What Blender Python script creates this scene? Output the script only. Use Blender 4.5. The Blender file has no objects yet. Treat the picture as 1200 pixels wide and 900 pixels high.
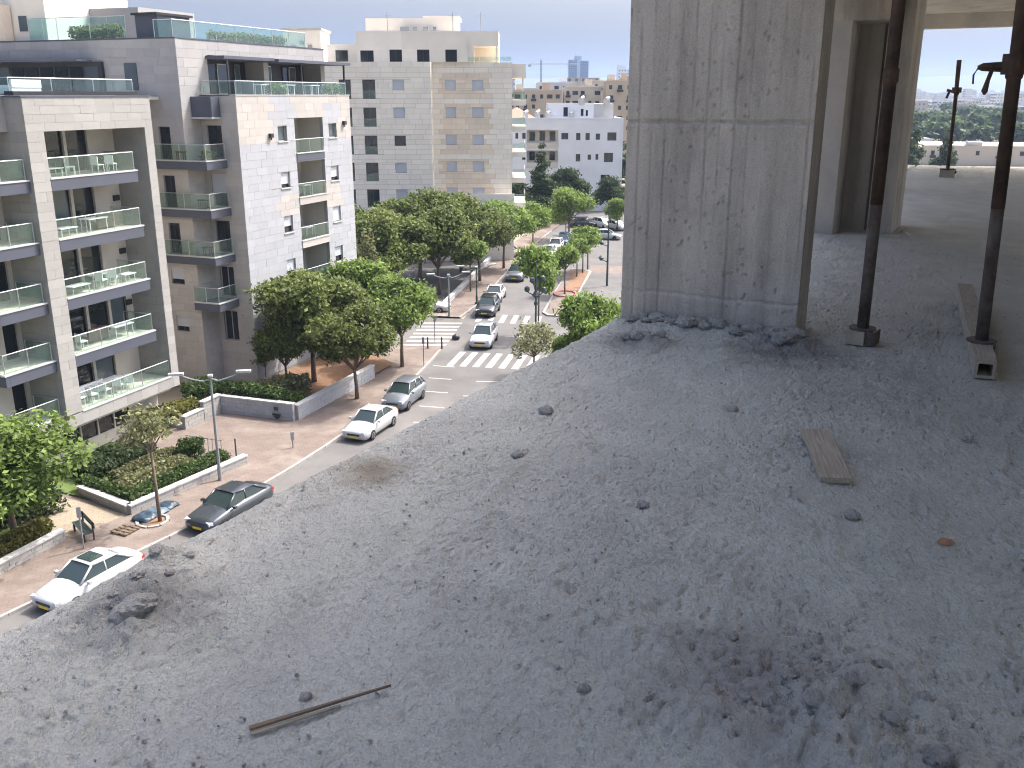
import bpy, math, random
import numpy as np
from mathutils import Vector, Matrix

R = math.radians
scene = bpy.context.scene
COL = scene.collection

# ------------------------------------------------------------------ camera, sky, sun, exposure
CAM_Z = 20.0
cam_d = bpy.data.cameras.new('camera')
cam_d.sensor_width = 36.0
cam_d.lens = 1108.0 / 1200.0 * 36.0
cam_d.clip_start = 0.05
cam_d.clip_end = 40000.0
cam = bpy.data.objects.new('camera', cam_d)
COL.objects.link(cam)
cam.location = (0, 0, CAM_Z)
cam.rotation_euler = (R(90 - 17.0), 0, 0)
scene.camera = cam

SUN_AZ, SUN_EL = 56.0, 55.0          # clockwise from +Y (the viewing direction), elevation
world = bpy.data.worlds.new('World')
scene.world = world
world.use_nodes = True
wn, wl = world.node_tree.nodes, world.node_tree.links
wn.clear()
wo = wn.new('ShaderNodeOutputWorld'); wb = wn.new('ShaderNodeBackground'); sk = wn.new('ShaderNodeTexSky')
sk.sky_type = 'NISHITA'; sk.sun_disc = False
sk.sun_elevation = R(SUN_EL); sk.sun_rotation = R(SUN_AZ)
sk.altitude = 50; sk.air_density = 0.9; sk.dust_density = 10.0; sk.ozone_density = 3.5
wb.inputs['Strength'].default_value = 0.15
wl.new(sk.outputs[0], wb.inputs['Color']); wl.new(wb.outputs[0], wo.inputs['Surface'])
sun_d = bpy.data.lights.new('sun', 'SUN')
sun_d.energy = 2.0; sun_d.angle = R(0.55); sun_d.color = (1.0, 0.975, 0.935)
sun = bpy.data.objects.new('sun', sun_d); COL.objects.link(sun)
sv = Vector((math.sin(R(SUN_AZ)) * math.cos(R(SUN_EL)), math.cos(R(SUN_AZ)) * math.cos(R(SUN_EL)), math.sin(R(SUN_EL))))
sun.rotation_euler = sv.to_track_quat('Z', 'Y').to_euler()
sun.location = (60, 40, 120)
vs = scene.view_settings
vs.view_transform = 'Standard'; vs.look = 'None'; vs.gamma = 1.0; vs.use_curve_mapping = False
vs.exposure = 1.5
cy = scene.cycles
cy.use_denoising = True; cy.filter_width = 1.1
cy.max_bounces = 10; cy.diffuse_bounces = 6; cy.glossy_bounces = 3; cy.transmission_bounces = 4
cy.transparent_max_bounces = 24; cy.volume_bounces = 0
cy.caustics_reflective = False; cy.caustics_refractive = False
cy.sample_clamp_indirect = 6.0

# ------------------------------------------------------------------ helpers
def nset(nt, typ, **kw):
    n = nt.nodes.new(typ)
    for k, v in kw.items():
        if k in n.inputs: n.inputs[k].default_value = v
        else: setattr(n, k, v)
    return n

def mat(name, col, rough=0.8, var=0.12, scale=1.0, bump=0.0, bscale=30.0, metal=0.0, isl=0.0, objr=0.0, col2=None, c2scale=0.5, c2lo=0.45, c2hi=0.65, spec=0.3, coat=0.0, stretch=None, transl=None):
    m = bpy.data.materials.new(name); m.use_nodes = True
    nt = m.node_tree; L = nt.links
    b = nt.nodes['Principled BSDF']
    b.inputs['Roughness'].default_value = rough; b.inputs['Metallic'].default_value = metal
    b.inputs['Specular IOR Level'].default_value = spec
    b.inputs['Coat Weight'].default_value = coat
    b.inputs['Coat Roughness'].default_value = 0.05
    g = nset(nt, 'ShaderNodeNewGeometry')
    pos = g.outputs['Position']
    if stretch:
        mp = nset(nt, 'ShaderNodeMapping'); mp.inputs['Scale'].default_value = stretch
        L.new(pos, mp.inputs['Vector']); pos = mp.outputs[0]
    n1 = nset(nt, 'ShaderNodeTexNoise', Scale=scale, Detail=6.0, Roughness=0.6); L.new(pos, n1.inputs['Vector'])
    base = nset(nt, 'ShaderNodeRGB'); base.outputs[0].default_value = (*col, 1)
    cur = base.outputs[0]
    if col2 is not None:
        n2 = nset(nt, 'ShaderNodeTexNoise', Scale=c2scale, Detail=7.0, Roughness=0.62); L.new(pos, n2.inputs['Vector'])
        rp = nset(nt, 'ShaderNodeMapRange'); rp.inputs[1].default_value = c2lo; rp.inputs[2].default_value = c2hi
        L.new(n2.outputs['Fac'], rp.inputs[0])
        mx = nset(nt, 'ShaderNodeMix', data_type='RGBA')
        mx.inputs[6].default_value = (*col, 1); mx.inputs[7].default_value = (*col2, 1)
        L.new(rp.outputs[0], mx.inputs[0]); cur = mx.outputs[2]
    # value factor
    f = nset(nt, 'ShaderNodeMapRange'); f.inputs[1].default_value = 0.25; f.inputs[2].default_value = 0.75
    f.inputs[3].default_value = 1 - var; f.inputs[4].default_value = 1 + var
    L.new(n1.outputs['Fac'], f.inputs[0]); fac = f.outputs[0]
    for amt, src in ((isl, g.outputs['Random Per Island']), (objr, None)):
        if amt:
            if src is None:
                oi = nset(nt, 'ShaderNodeObjectInfo'); src = oi.outputs['Random']
            r2 = nset(nt, 'ShaderNodeMapRange'); r2.inputs[3].default_value = 1 - amt; r2.inputs[4].default_value = 1 + amt
            L.new(src, r2.inputs[0])
            mm = nset(nt, 'ShaderNodeMath', operation='MULTIPLY'); L.new(fac, mm.inputs[0]); L.new(r2.outputs[0], mm.inputs[1]); fac = mm.outputs[0]
    hv = nset(nt, 'ShaderNodeVectorMath', operation='SCALE'); L.new(cur, hv.inputs[0]); L.new(fac, hv.inputs['Scale'])
    L.new(hv.outputs[0], b.inputs['Base Color'])
    if bump:
        nb = nset(nt, 'ShaderNodeTexNoise', Scale=bscale, Detail=5.0, Roughness=0.65); L.new(pos, nb.inputs['Vector'])
        bp = nset(nt, 'ShaderNodeBump', Strength=bump, Distance=0.02); L.new(nb.outputs['Fac'], bp.inputs['Height']); L.new(bp.outputs[0], b.inputs['Normal'])
    if transl:
        tr = nset(nt, 'ShaderNodeBsdfTranslucent'); L.new(hv.outputs[0], tr.inputs['Color'])
        ms = nset(nt, 'ShaderNodeMixShader'); ms.inputs[0].default_value = transl
        L.new(b.outputs[0], ms.inputs[1]); L.new(tr.outputs[0], ms.inputs[2])
        L.new(ms.outputs[0], nt.nodes['Material Output'].inputs['Surface'])
    return m

def brick_mat(name, c1, c2, mortar, bw, bh, msize, rot=0.0, var=0.1, rough=0.9, bump=0.3, stain=None):
    m = mat(name, c1, rough, var, 0.7)
    nt = m.node_tree; L = nt.links; b = nt.nodes['Principled BSDF']
    g = nset(nt, 'ShaderNodeNewGeometry')
    mp = nset(nt, 'ShaderNodeMapping'); mp.inputs['Rotation'].default_value = (0, 0, rot)
    L.new(g.outputs['Position'], mp.inputs['Vector'])
    br = nset(nt, 'ShaderNodeTexBrick', Scale=1.0); br.inputs['Brick Width'].default_value = bw; br.inputs['Row Height'].default_value = bh
    br.inputs['Mortar Size'].default_value = msize
    br.inputs['Color1'].default_value = (*c1, 1); br.inputs['Color2'].default_value = (*c2, 1); br.inputs['Mortar'].default_value = (*mortar, 1)
    L.new(mp.outputs[0], br.inputs['Vector'])
    old = b.inputs['Base Color'].links[0].from_node      # the SCALE node
    if stain:
        n2 = nset(nt, 'ShaderNodeTexNoise', Scale=0.35, Detail=8.0, Roughness=0.65); L.new(g.outputs['Position'], n2.inputs['Vector'])
        rp = nset(nt, 'ShaderNodeMapRange'); rp.inputs[1].default_value = .5; rp.inputs[2].default_value = .72
        L.new(n2.outputs['Fac'], rp.inputs[0])
        mx = nset(nt, 'ShaderNodeMix', data_type='RGBA'); mx.inputs[7].default_value = (*stain, 1)
        L.new(br.outputs['Color'], mx.inputs[6]); L.new(rp.outputs[0], mx.inputs[0]); L.new(mx.outputs[2], old.inputs[0])
    else:
        L.new(br.outputs['Color'], old.inputs[0])
    return m

def glass_mat(name, tint, trans=0.6, rough=0.03):
    m = bpy.data.materials.new(name); m.use_nodes = True
    nt = m.node_tree; L = nt.links; nt.nodes.remove(nt.nodes['Principled BSDF'])
    t = nset(nt, 'ShaderNodeBsdfTransparent'); t.inputs[0].default_value = (*tint, 1)
    gl = nset(nt, 'ShaderNodeBsdfGlossy'); gl.inputs['Roughness'].default_value = rough; gl.inputs['Color'].default_value = (.9, .97, .95, 1)
    df = nset(nt, 'ShaderNodeBsdfDiffuse'); df.inputs[0].default_value = (.55, .64, .60, 1)
    lw = nset(nt, 'ShaderNodeLayerWeight'); lw.inputs[0].default_value = .5
    pw = nset(nt, 'ShaderNodeMath', operation='POWER'); pw.inputs[1].default_value = 4.0; L.new(lw.outputs['Facing'], pw.inputs[0])
    fr = nset(nt, 'ShaderNodeMath', operation='MULTIPLY_ADD'); fr.inputs[1].default_value = .7; fr.inputs[2].default_value = .035; L.new(pw.outputs[0], fr.inputs[0])
    m1 = nset(nt, 'ShaderNodeMixShader'); m1.inputs[0].default_value = 1 - trans
    L.new(t.outputs[0], m1.inputs[1]); L.new(df.outputs[0], m1.inputs[2])
    m2 = nset(nt, 'ShaderNodeMixShader'); L.new(fr.outputs[0], m2.inputs[0]); L.new(m1.outputs[0], m2.inputs[1]); L.new(gl.outputs[0], m2.inputs[2])
    L.new(m2.outputs[0], nt.nodes['Material Output'].inputs['Surface'])
    return m

class MB:
    def __init__(s): s.v = []; s.f = []; s.m = []
    def quad(s, a, b, c, d, mi=0):
        n = len(s.v); s.v += [a, b, c, d]; s.f.append((n, n+1, n+2, n+3)); s.m.append(mi); return s
    def poly(s, pts, mi=0):
        n = len(s.v); s.v += list(pts); s.f.append(tuple(range(n, n+len(pts)))); s.m.append(mi); return s
    def box(s, x0, x1, y0, y1, z0, z1, mi=0):
        n = len(s.v)
        s.v += [(x0,y0,z0),(x1,y0,z0),(x1,y1,z0),(x0,y1,z0),(x0,y0,z1),(x1,y0,z1),(x1,y1,z1),(x0,y1,z1)]
        for q in ((3,2,1,0),(4,5,6,7),(0,1,5,4),(1,2,6,5),(2,3,7,6),(3,0,4,7)):
            s.f.append(tuple(n+i for i in q)); s.m.append(mi)
        return s
    def prism(s, pts, z0, z1, mi=0):
        # pts counter-clockwise
        a = sum(p[0]*q[1]-q[0]*p[1] for p, q in zip(pts, list(pts[1:])+[pts[0]]))
        if a < 0: pts = list(pts)[::-1]
        k = len(pts); n = len(s.v)
        s.v += [(p[0],p[1],z0) for p in pts] + [(p[0],p[1],z1) for p in pts]
        s.f.append(tuple(range(n+k-1, n-1, -1))); s.m.append(mi)
        s.f.append(tuple(range(n+k, n+2*k))); s.m.append(mi)
        for i in range(k):
            j = (i+1) % k; s.f.append((n+i, n+j, n+k+j, n+k+i)); s.m.append(mi)
        return s
    def tube(s, pts, rads, n=8, mi=0, cap=True):
        pts = [Vector(p) for p in pts]
        if not hasattr(rads, '__len__'): rads = [rads]*len(pts)
        rings = []
        for i, p in enumerate(pts):
            d = (pts[min(i+1, len(pts)-1)] - pts[max(i-1, 0)]).normalized()
            a = d.cross(Vector((0,0,1)) if abs(d.z) < .95 else Vector((1,0,0))).normalized(); b = d.cross(a)
            st = len(s.v)
            for k in range(n):
                an = 2*math.pi*k/n
                s.v.append(tuple(p + (a*math.cos(an) + b*math.sin(an))*rads[i]))
            rings.append(st)
        for r0, r1 in zip(rings, rings[1:]):
            for k in range(n):
                j = (k+1) % n; s.f.append((r0+k, r1+k, r1+j, r0+j)); s.m.append(mi)
        if cap:
            s.f.append(tuple(rings[0]+k for k in range(n))); s.m.append(mi)
            s.f.append(tuple(rings[-1]+k for k in range(n-1, -1, -1))); s.m.append(mi)
        return s
    def mesh(s, name, mats, smooth=False):
        me = bpy.data.meshes.new(name)
        me.from_pydata(s.v, [], s.f)
        for m in (mats if isinstance(mats, (list, tuple)) else [mats]): me.materials.append(m)
        if any(s.m): me.polygons.foreach_set('material_index', s.m)
        if smooth: me.polygons.foreach_set('use_smooth', [True]*len(s.f))
        me.update()
        return me
    def build(s, name, mats, parent=None, off=(0,0,0), smooth=False):
        if off != (0,0,0): s.v = [(x-off[0], y-off[1], z-off[2]) for x, y, z in s.v]
        return obj(name, s.mesh(name, mats, smooth), parent, off if parent is None else (0,0,0))

def obj(name, me, parent=None, loc=(0,0,0), rotz=0.0, scale=None):
    o = bpy.data.objects.new(name, me); COL.objects.link(o)
    o.location = loc
    if rotz: o.rotation_euler = (0,0,rotz)
    if scale is not None: o.scale = scale
    if parent is not None: o.parent = parent
    return o
def tag(o, label=None, cat=None, group=None, kind=None):
    if label: o['label'] = label
    if cat: o['category'] = cat
    if group: o['group'] = group
    if kind: o['kind'] = kind
    return o
def thing(name, label, cat, loc=(0,0,0), rotz=0.0, group=None, scale=None):
    return tag(obj(name, None, None, loc, rotz, scale), label, cat, group)
def copy_tree(o, parent=None):
    c = o.copy(); COL.objects.link(c)
    if parent is not None: c.parent = parent
    for ch in list(o.children): copy_tree(ch, c)
    return c
def grid_mesh(name, P, mats, smooth=True):
    # P: (n,m,3) array
    n, m, _ = P.shape
    idx = np.arange(n*m).reshape(n, m)
    q = np.stack([idx[:-1,:-1], idx[:-1,1:], idx[1:,1:], idx[1:,:-1]], -1).reshape(-1, 4)
    me = bpy.data.meshes.new(name)
    me.vertices.add(n*m); me.vertices.foreach_set('co', P.reshape(-1).astype(np.float32))
    me.loops.add(q.size); me.loops.foreach_set('vertex_index', q.reshape(-1).astype(np.int32))
    me.polygons.add(len(q)); me.polygons.foreach_set('loop_start', np.arange(0, q.size, 4, dtype=np.int32))
    me.polygons.foreach_set('loop_total', np.full(len(q), 4, np.int32))
    me.polygons.foreach_set('use_smooth', np.full(len(q), smooth))
    for k in (mats if isinstance(mats, (list, tuple)) else [mats]): me.materials.append(k)
    me.update(calc_edges=True); me.validate()
    return me
def quads_mesh(name, V, mats):
    # V: (n,4,3)
    n = len(V); me = bpy.data.meshes.new(name)
    me.vertices.add(n*4); me.vertices.foreach_set('co', V.reshape(-1).astype(np.float32))
    me.loops.add(n*4); me.loops.foreach_set('vertex_index', np.arange(n*4, dtype=np.int32))
    me.polygons.add(n); me.polygons.foreach_set('loop_start', np.arange(0, n*4, 4, dtype=np.int32))
    me.polygons.foreach_set('loop_total', np.full(n, 4, np.int32))
    for k in (mats if isinstance(mats, (list, tuple)) else [mats]): me.materials.append(k)
    me.update(calc_edges=True)
    return me
def hash2(ix, iy, seed):
    h = (ix.astype(np.int64)*374761393 + iy.astype(np.int64)*668265263 + seed*974711) & 0x7fffffff
    h = ((h ^ (h >> 13)) * 1274126177) & 0x7fffffff
    h = (h ^ (h >> 16)) & 0xffffff
    return h / float(0xffffff)
def vnoise(x, y, seed=0):
    ix, iy = np.floor(x), np.floor(y); fx, fy = x-ix, y-iy
    fx = fx*fx*(3-2*fx); fy = fy*fy*(3-2*fy)
    a, b = hash2(ix, iy, seed), hash2(ix+1, iy, seed); c, d = hash2(ix, iy+1, seed), hash2(ix+1, iy+1, seed)
    return (a*(1-fx)+b*fx)*(1-fy) + (c*(1-fx)+d*fx)*fy
def fbm(x, y, seed=0, oc=4, gain=.5):
    s = 0; a = 1; t = 0
    for i in range(oc):
        s = s + a*vnoise(x*2**i + 17.3*i, y*2**i - 9.1*i, seed+i); t += a; a *= gain
    return s/t
def sstep(a, b, x):
    t = np.clip((x-a)/(b-a), 0, 1); return t*t*(3-2*t)

# street frame: local x = t (towards the street), local y = s (along it)
SAZ = R(21.0); OAZ = R(28.8)
def SX(t, s, z=0.0): return Vector((s*math.sin(SAZ)+t*math.cos(SAZ), s*math.cos(SAZ)-t*math.sin(SAZ), z))
def OX(t, s, z=0.0): return Vector((s*math.sin(OAZ)+t*math.cos(OAZ), s*math.cos(OAZ)-t*math.sin(OAZ), z))

# ------------------------------------------------------------------ materials
M = {}
M['asphalt'] = mat('asphalt', (.122,.117,.112), .92, .2, .35, .25, 60, col2=(.16,.15,.14), c2scale=.12)
M['ground'] = mat('ground_earth', (.27,.23,.17), .95, .25, .08, col2=(.14,.15,.07), c2scale=.03)
M['pavers'] = brick_mat('red_pavers', (.19,.148,.125), (.16,.126,.108), (.125,.107,.093), .42, .21, .012, -SAZ, .14, stain=(.22,.187,.158))
M['pavers_y'] = brick_mat('yellow_pavers', (.30,.25,.185), (.265,.22,.165), (.2,.17,.13), .5, .25, .014, -SAZ, .12)
M['kerb'] = mat('kerb_concrete', (.29,.28,.26), .9, .12, 2.0, .15, 40)
M['paint'] = mat('road_paint', (.4,.385,.35), .8, .12, 2.0, col2=(.22,.21,.195), c2scale=3.0, c2lo=.55, c2hi=.75)
M['stoneA'] = mat('beige_stone', (.325,.315,.295), .8, .06, 1.5, .12, 45, objr=.07, isl=.03)
M['stoneW'] = mat('white_stone', (.36,.367,.385), .75, .05, 1.5, .12, 45, objr=.05, isl=.06)
M['stoneT'] = mat('tan_stone', (.42,.39,.36), .8, .05, 1.5, .12, 45, objr=.06, isl=.07)
M['stoneG'] = mat('grey_stone', (.34,.33,.325), .8, .05, 1.5, .12, 45, isl=.07)
M['stoneC'] = mat('cream_stone', (.80,.735,.635), .85, .06, .5, .1, 20, isl=.05)
M['stoneC2'] = mat('tan_cream_stone', (.72,.61,.485), .85, .06, .5, .1, 20, isl=.07)
M['joint'] = mat('stone_joint', (.33,.315,.3), .95, .1)
M['plaster'] = mat('cream_plaster', (.52,.485,.43), .9, .07, .8)
M['plasterw'] = mat('white_plaster', (.66,.67,.7), .9, .07, .4)
M['fascia'] = mat('blue_grey_metal', (.085,.092,.115), .5, .06, 1.0)
M['lip'] = mat('white_coping', (.46,.455,.44), .7, .05)
M['dark'] = mat('dark_frame', (.035,.035,.04), .4, .05)
M['pane'] = mat('window_glass', (.018,.022,.026), .06, .3, .3, spec=.6)
M['pane2'] = mat('window_glass_pale', (.09,.115,.13), .08, .3, .3, spec=.6)
M['shutter'] = mat('roller_shutter', (.5,.52,.56), .6, .04, 1.0, bump=.0)
M['shutter2'] = mat('grey_shutter', (.42,.42,.42), .6, .04)
M['glass'] = glass_mat('railing_glass', (.86,.94,.90), .965)
M['glassb'] = glass_mat('roof_glass', (.76,.90,.90), .93)
M['rail'] = mat('steel_rail', (.5,.51,.52), .35, .05, metal=.7)
M['white'] = mat('white_plastic', (.75,.78,.79), .5, .04)
M['wicker'] = mat('dark_wicker', (.12,.09,.07), .8, .15)
M['tree_trunk'] = mat('bark', (.17,.125,.09), .95, .25, 6.0, .5, 20)
M['pole'] = mat('dark_green_pole', (.06,.085,.08), .5, .1)
M['poleg'] = mat('grey_pole', (.27,.29,.3), .45, .08, metal=.3)
def leafmat(name, c, v=.5):
    return mat(name, c, .55, .18, .7, isl=v, objr=.12, spec=.25, transl=.46)
M['leafA'] = leafmat('leaf_mid', (.145,.18,.052))
M['leafB'] = leafmat('leaf_bright', (.185,.26,.064))
M['leafC'] = leafmat('leaf_dark', (.066,.096,.04))
M['leafO'] = leafmat('leaf_olive', (.2,.205,.1))
M['leafY'] = leafmat('leaf_yellow', (.18,.18,.05))
M['leafH'] = leafmat('leaf_hedge', (.075,.115,.036))
M['grass'] = mat('lawn', (.1,.14,.04), .95, .3, 3.0)
M['soil'] = mat('soil', (.22,.13,.08), .95, .25, 4.0)
M['conc'] = None

# concrete of the raw building
def concrete(name, c=(.36,.36,.365), dark=(.2,.2,.2), fine=True, stain=None, vert=False):
    m = mat(name, c, 1.0, .10, 3.0, 0, spec=.0)
    nt = m.node_tree; L = nt.links; b = nt.nodes['Principled BSDF']; old = b.inputs['Base Color'].links[0].from_node
    g = nset(nt, 'ShaderNodeNewGeometry'); pos = g.outputs['Position']
    mp = nset(nt, 'ShaderNodeMapping'); mp.inputs['Rotation'].default_value = (0, 0, OAZ)
    mp.inputs['Scale'].default_value = (5, 5, .7) if vert else (1.6, .8, 1)
    L.new(pos, mp.inputs['Vector'])
    n2 = nset(nt, 'ShaderNodeTexNoise', Scale=1.0, Detail=9.0, Roughness=.68); L.new(mp.outputs[0], n2.inputs['Vector'])
    rp = nset(nt, 'ShaderNodeMapRange'); rp.inputs[1].default_value = .42; rp.inputs[2].default_value = .72; L.new(n2.outputs['Fac'], rp.inputs[0])
    mx = nset(nt, 'ShaderNodeMix', data_type='RGBA'); mx.inputs[6].default_value = (*c, 1); mx.inputs[7].default_value = (*dark, 1)
    L.new(rp.outputs[0], mx.inputs[0]); cur = mx.outputs[2]
    # fine speckle
    n3 = nset(nt, 'ShaderNodeTexNoise', Scale=120.0, Detail=3.0, Roughness=.7); L.new(pos, n3.inputs['Vector'])
    r3 = nset(nt, 'ShaderNodeMapRange'); r3.inputs[1].default_value = .3; r3.inputs[2].default_value = .7; r3.inputs[3].default_value = .8; r3.inputs[4].default_value = 1.18
    L.new(n3.outputs['Fac'], r3.inputs[0])
    sc = nset(nt, 'ShaderNodeVectorMath', operation='SCALE'); L.new(cur, sc.inputs[0]); L.new(r3.outputs[0], sc.inputs['Scale']); cur = sc.outputs[0]
    if stain:
        for (p, rad, cc) in stain:
            d = nset(nt, 'ShaderNodeVectorMath', operation='DISTANCE'); d.inputs[1].default_value = p
            nz = nset(nt, 'ShaderNodeTexNoise', Scale=7.0, Detail=5.0, Roughness=.7); L.new(pos, nz.inputs['Vector'])
            vm = nset(nt, 'ShaderNodeVectorMath', operation='SCALE'); vm.inputs['Scale'].default_value = rad*1.3; L.new(nz.outputs['Color'], vm.inputs[0])
            va = nset(nt, 'ShaderNodeVectorMath', operation='ADD'); L.new(pos, va.inputs[0]); L.new(vm.outputs[0], va.inputs[1])
            vb = nset(nt, 'ShaderNodeVectorMath', operation='SUBTRACT'); L.new(va.outputs[0], vb.inputs[0]); vb.inputs[1].default_value = (rad*.65,)*3
            L.new(vb.outputs[0], d.inputs[0])
            rr = nset(nt, 'ShaderNodeMapRange'); rr.inputs[1].default_value = rad*.25; rr.inputs[2].default_value = rad; rr.inputs[3].default_value = .75; rr.inputs[4].default_value = 0
            L.new(d.outputs['Value'], rr.inputs[0])
            m2 = nset(nt, 'ShaderNodeMix', data_type='RGBA'); m2.inputs[7].default_value = (*cc, 1); L.new(cur, m2.inputs[6]); L.new(rr.outputs[0], m2.inputs[0]); cur = m2.outputs[2]
    L.new(cur, old.inputs[0])
    mb_ = nset(nt, 'ShaderNodeMapping'); mb_.inputs['Rotation'].default_value = (0, 0, OAZ); mb_.inputs['Scale'].default_value = (1.5, .8, 1) if fine else (1, 1, 1)
    L.new(pos, mb_.inputs['Vector'])
    nb = nset(nt, 'ShaderNodeTexNoise', Scale=62.0 if fine else 95.0, Detail=7.0, Roughness=.78); L.new(mb_.outputs[0], nb.inputs['Vector'])
    hgt = nb.outputs['Fac']
    if fine:      # little torn pits and grains
        nv = nset(nt, 'ShaderNodeTexNoise', Scale=38.0, Detail=3.0, Roughness=.6); L.new(mb_.outputs[0], nv.inputs['Vector'])
        pr_ = nset(nt, 'ShaderNodeMapRange'); pr_.inputs[1].default_value = .36; pr_.inputs[2].default_value = .5; pr_.inputs[3].default_value = -.5; pr_.inputs[4].default_value = 0
        L.new(nv.outputs['Fac'], pr_.inputs[0])
        ad = nset(nt, 'ShaderNodeMath', operation='ADD'); L.new(hgt, ad.inputs[0]); L.new(pr_.outputs[0], ad.inputs[1]); hgt = ad.outputs[0]
    bp = nset(nt, 'ShaderNodeBump', Strength=1.0 if fine else .55, Distance=.015 if fine else .010); L.new(hgt, bp.inputs['Height']); L.new(bp.outputs[0], b.inputs['Normal'])
    return m
ZS = CAM_Z - 1.55
st1 = OX(-2.36, 3.05, ZS); st2 = OX(-1.0, 2.35, ZS)
M['floor'] = concrete('rough_floor_concrete', (.615,.60,.54), (.535,.52,.475), True,
    [(tuple(st1), .22, (.26,.21,.15)), (tuple(OX(-2.2, 5.7, ZS)), .35, (.2,.19,.18)), (tuple(OX(-1.25, 5.95, ZS)), .5, (.22,.21,.2)), (tuple(OX(-2.3, 1.75, ZS)), .32, (.2,.2,.2)), (tuple(OX(-.5, 2.3, ZS)), .4, (.36,.34,.32))])
M['column'] = concrete('formed_concrete', (.50,.465,.415), (.31,.285,.255), False, vert=True)
M['ceil'] = concrete('ceiling_concrete', (.5,.47,.43), (.36,.34,.31), False)
M['clod'] = concrete('clod_concrete', (.46,.44,.41), (.33,.32,.3), True)
M['rust'] = mat('rusty_steel', (.062,.045,.038), .75, .3, 8.0, .3, 60, col2=(.10,.065,.05), c2scale=5.0, metal=.2)
M['rust2'] = mat('cement_crusted_steel', (.115,.098,.086), .85, .3, 12.0, .5, 50, col2=(.09,.06,.05), c2scale=9.0)
def wood(name, c, c2, axis):
    m = mat(name, c, .85, .12, 6.0)
    nt = m.node_tree; L = nt.links; b = nt.nodes['Principled BSDF']; old = b.inputs['Base Color'].links[0].from_node
    tc = nset(nt, 'ShaderNodeTexCoord'); mp = nset(nt, 'ShaderNodeMapping'); mp.inputs['Scale'].default_value = tuple(6.0 if i == axis else 170.0 for i in range(3)); L.new(tc.outputs['Object'], mp.inputs['Vector'])
    n = nset(nt, 'ShaderNodeTexNoise', Scale=1.0, Detail=6.0, Roughness=.65, Distortion=.6); L.new(mp.outputs[0], n.inputs['Vector'])
    r = nset(nt, 'ShaderNodeMapRange'); r.inputs[1].default_value = .38; r.inputs[2].default_value = .66; L.new(n.outputs['Fac'], r.inputs[0])
    mx = nset(nt, 'ShaderNodeMix', data_type='RGBA'); mx.inputs[6].default_value = (*c, 1); mx.inputs[7].default_value = (*c2, 1); L.new(r.outputs[0], mx.inputs[0]); L.new(mx.outputs[2], old.inputs[0])
    bp = nset(nt, 'ShaderNodeBump', Strength=.6, Distance=.004); L.new(n.outputs['Fac'], bp.inputs['Height']); L.new(bp.outputs[0], b.inputs['Normal'])
    return m
M['woody'] = wood('sawn_board', (.42,.36,.28), (.24,.195,.145), 1); M['woodx'] = wood('sawn_beam', (.40,.35,.28), (.24,.2,.155), 0)
M['wood'] = mat('grey_timber', (.37,.32,.25), .85, .2, 4.0, .3, 40, stretch=(1,1,1), col2=(.25,.21,.17), c2scale=6.0)
M['wood2'] = mat('brown_timber', (.16,.115,.08), .85, .2, 4.0, .3, 40)
M['brick'] = mat('brick_red', (.36,.2,.12), .9, .2, 20.0, .3, 80)

# ------------------------------------------------------------------ the ground, the street
def structure(o): o['kind'] = 'structure'; return o
gm = MB(); gm.quad((-9000,-400,-.06),(9000,-400,-.06),(9000,11000,-.06),(-9000,11000,-.06))
structure(gm.build('ground', M['ground']))
def offset_line(pts, d):
    out = []
    for i, p in enumerate(pts):
        a = Vector(pts[max(i-1,0)]); b = Vector(pts[min(i+1,len(pts)-1)]); t = (b-a).normalized()
        out.append((p[0]+t.y*d, p[1]-t.x*d))
    return out
def smooth_line(pts, n=2):
    for _ in range(n):
        q = [pts[0]]
        for a, b in zip(pts, pts[1:]):
            q += [(a[0]*.75+b[0]*.25, a[1]*.75+b[1]*.25), (a[0]*.25+b[0]*.75, a[1]*.25+b[1]*.75)]
        pts = q + [pts[-1]]
    return pts
CURB0 = [(-62,-40),(-33.5,11.5),(-20.6,33.0),(-17.4,38.4),(-15.1,42.4),(-10.4,53.9),(-6.7,68.0),(-4.4,86.5),(1.3,122.3),(5.2,142),(9.5,160),(20,200)]
CURB = smooth_line(CURB0, 2)
def strip(mb, l0, l1, z, mi=0):
    for a, b, c, d in zip(l0, l0[1:], l1[1:], l1): mb.quad((*a, z), (*d, z), (*c, z), (*b, z), mi)
rd = MB(); strip(rd, offset_line(CURB, -.2), offset_line(CURB, 26), .0)
# the side street and the parking court to its left
rd.quad((-30,75.6,.002),(-5.0,75.6,.002),(-3.8,86.2,.002),(-30,88.5,.002))
rd.quad((-45,88.5,.003),(-6.2,88.5,.003),(.2,125,.003),(-45,125,.003))
structure(rd.build('road', M['asphalt']))
# pavement: two lengths, before and after the mouth of the side street
def ysel(l, y0, y1): return [p for p in l if y0 <= p[1] <= y1]
pv = MB(); kb = []
near = ysel(CURB, -45, 74.6) + [[(a[0]+(b[0]-a[0])*(75.55-a[1])/(b[1]-a[1]), 75.55) for a, b in zip(CURB, CURB[1:]) if a[1] <= 75.55 < b[1]][0]]
wide = offset_line(near, -9.0)
strip(pv, wide, near, .12)
far_ = [(-4.9,86.4)] + ysel(CURB, 87.2, 165)
strip(pv, offset_line(far_, -3.2), far_, .12)
structure(pv.build('pavement', M['pavers']))
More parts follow.
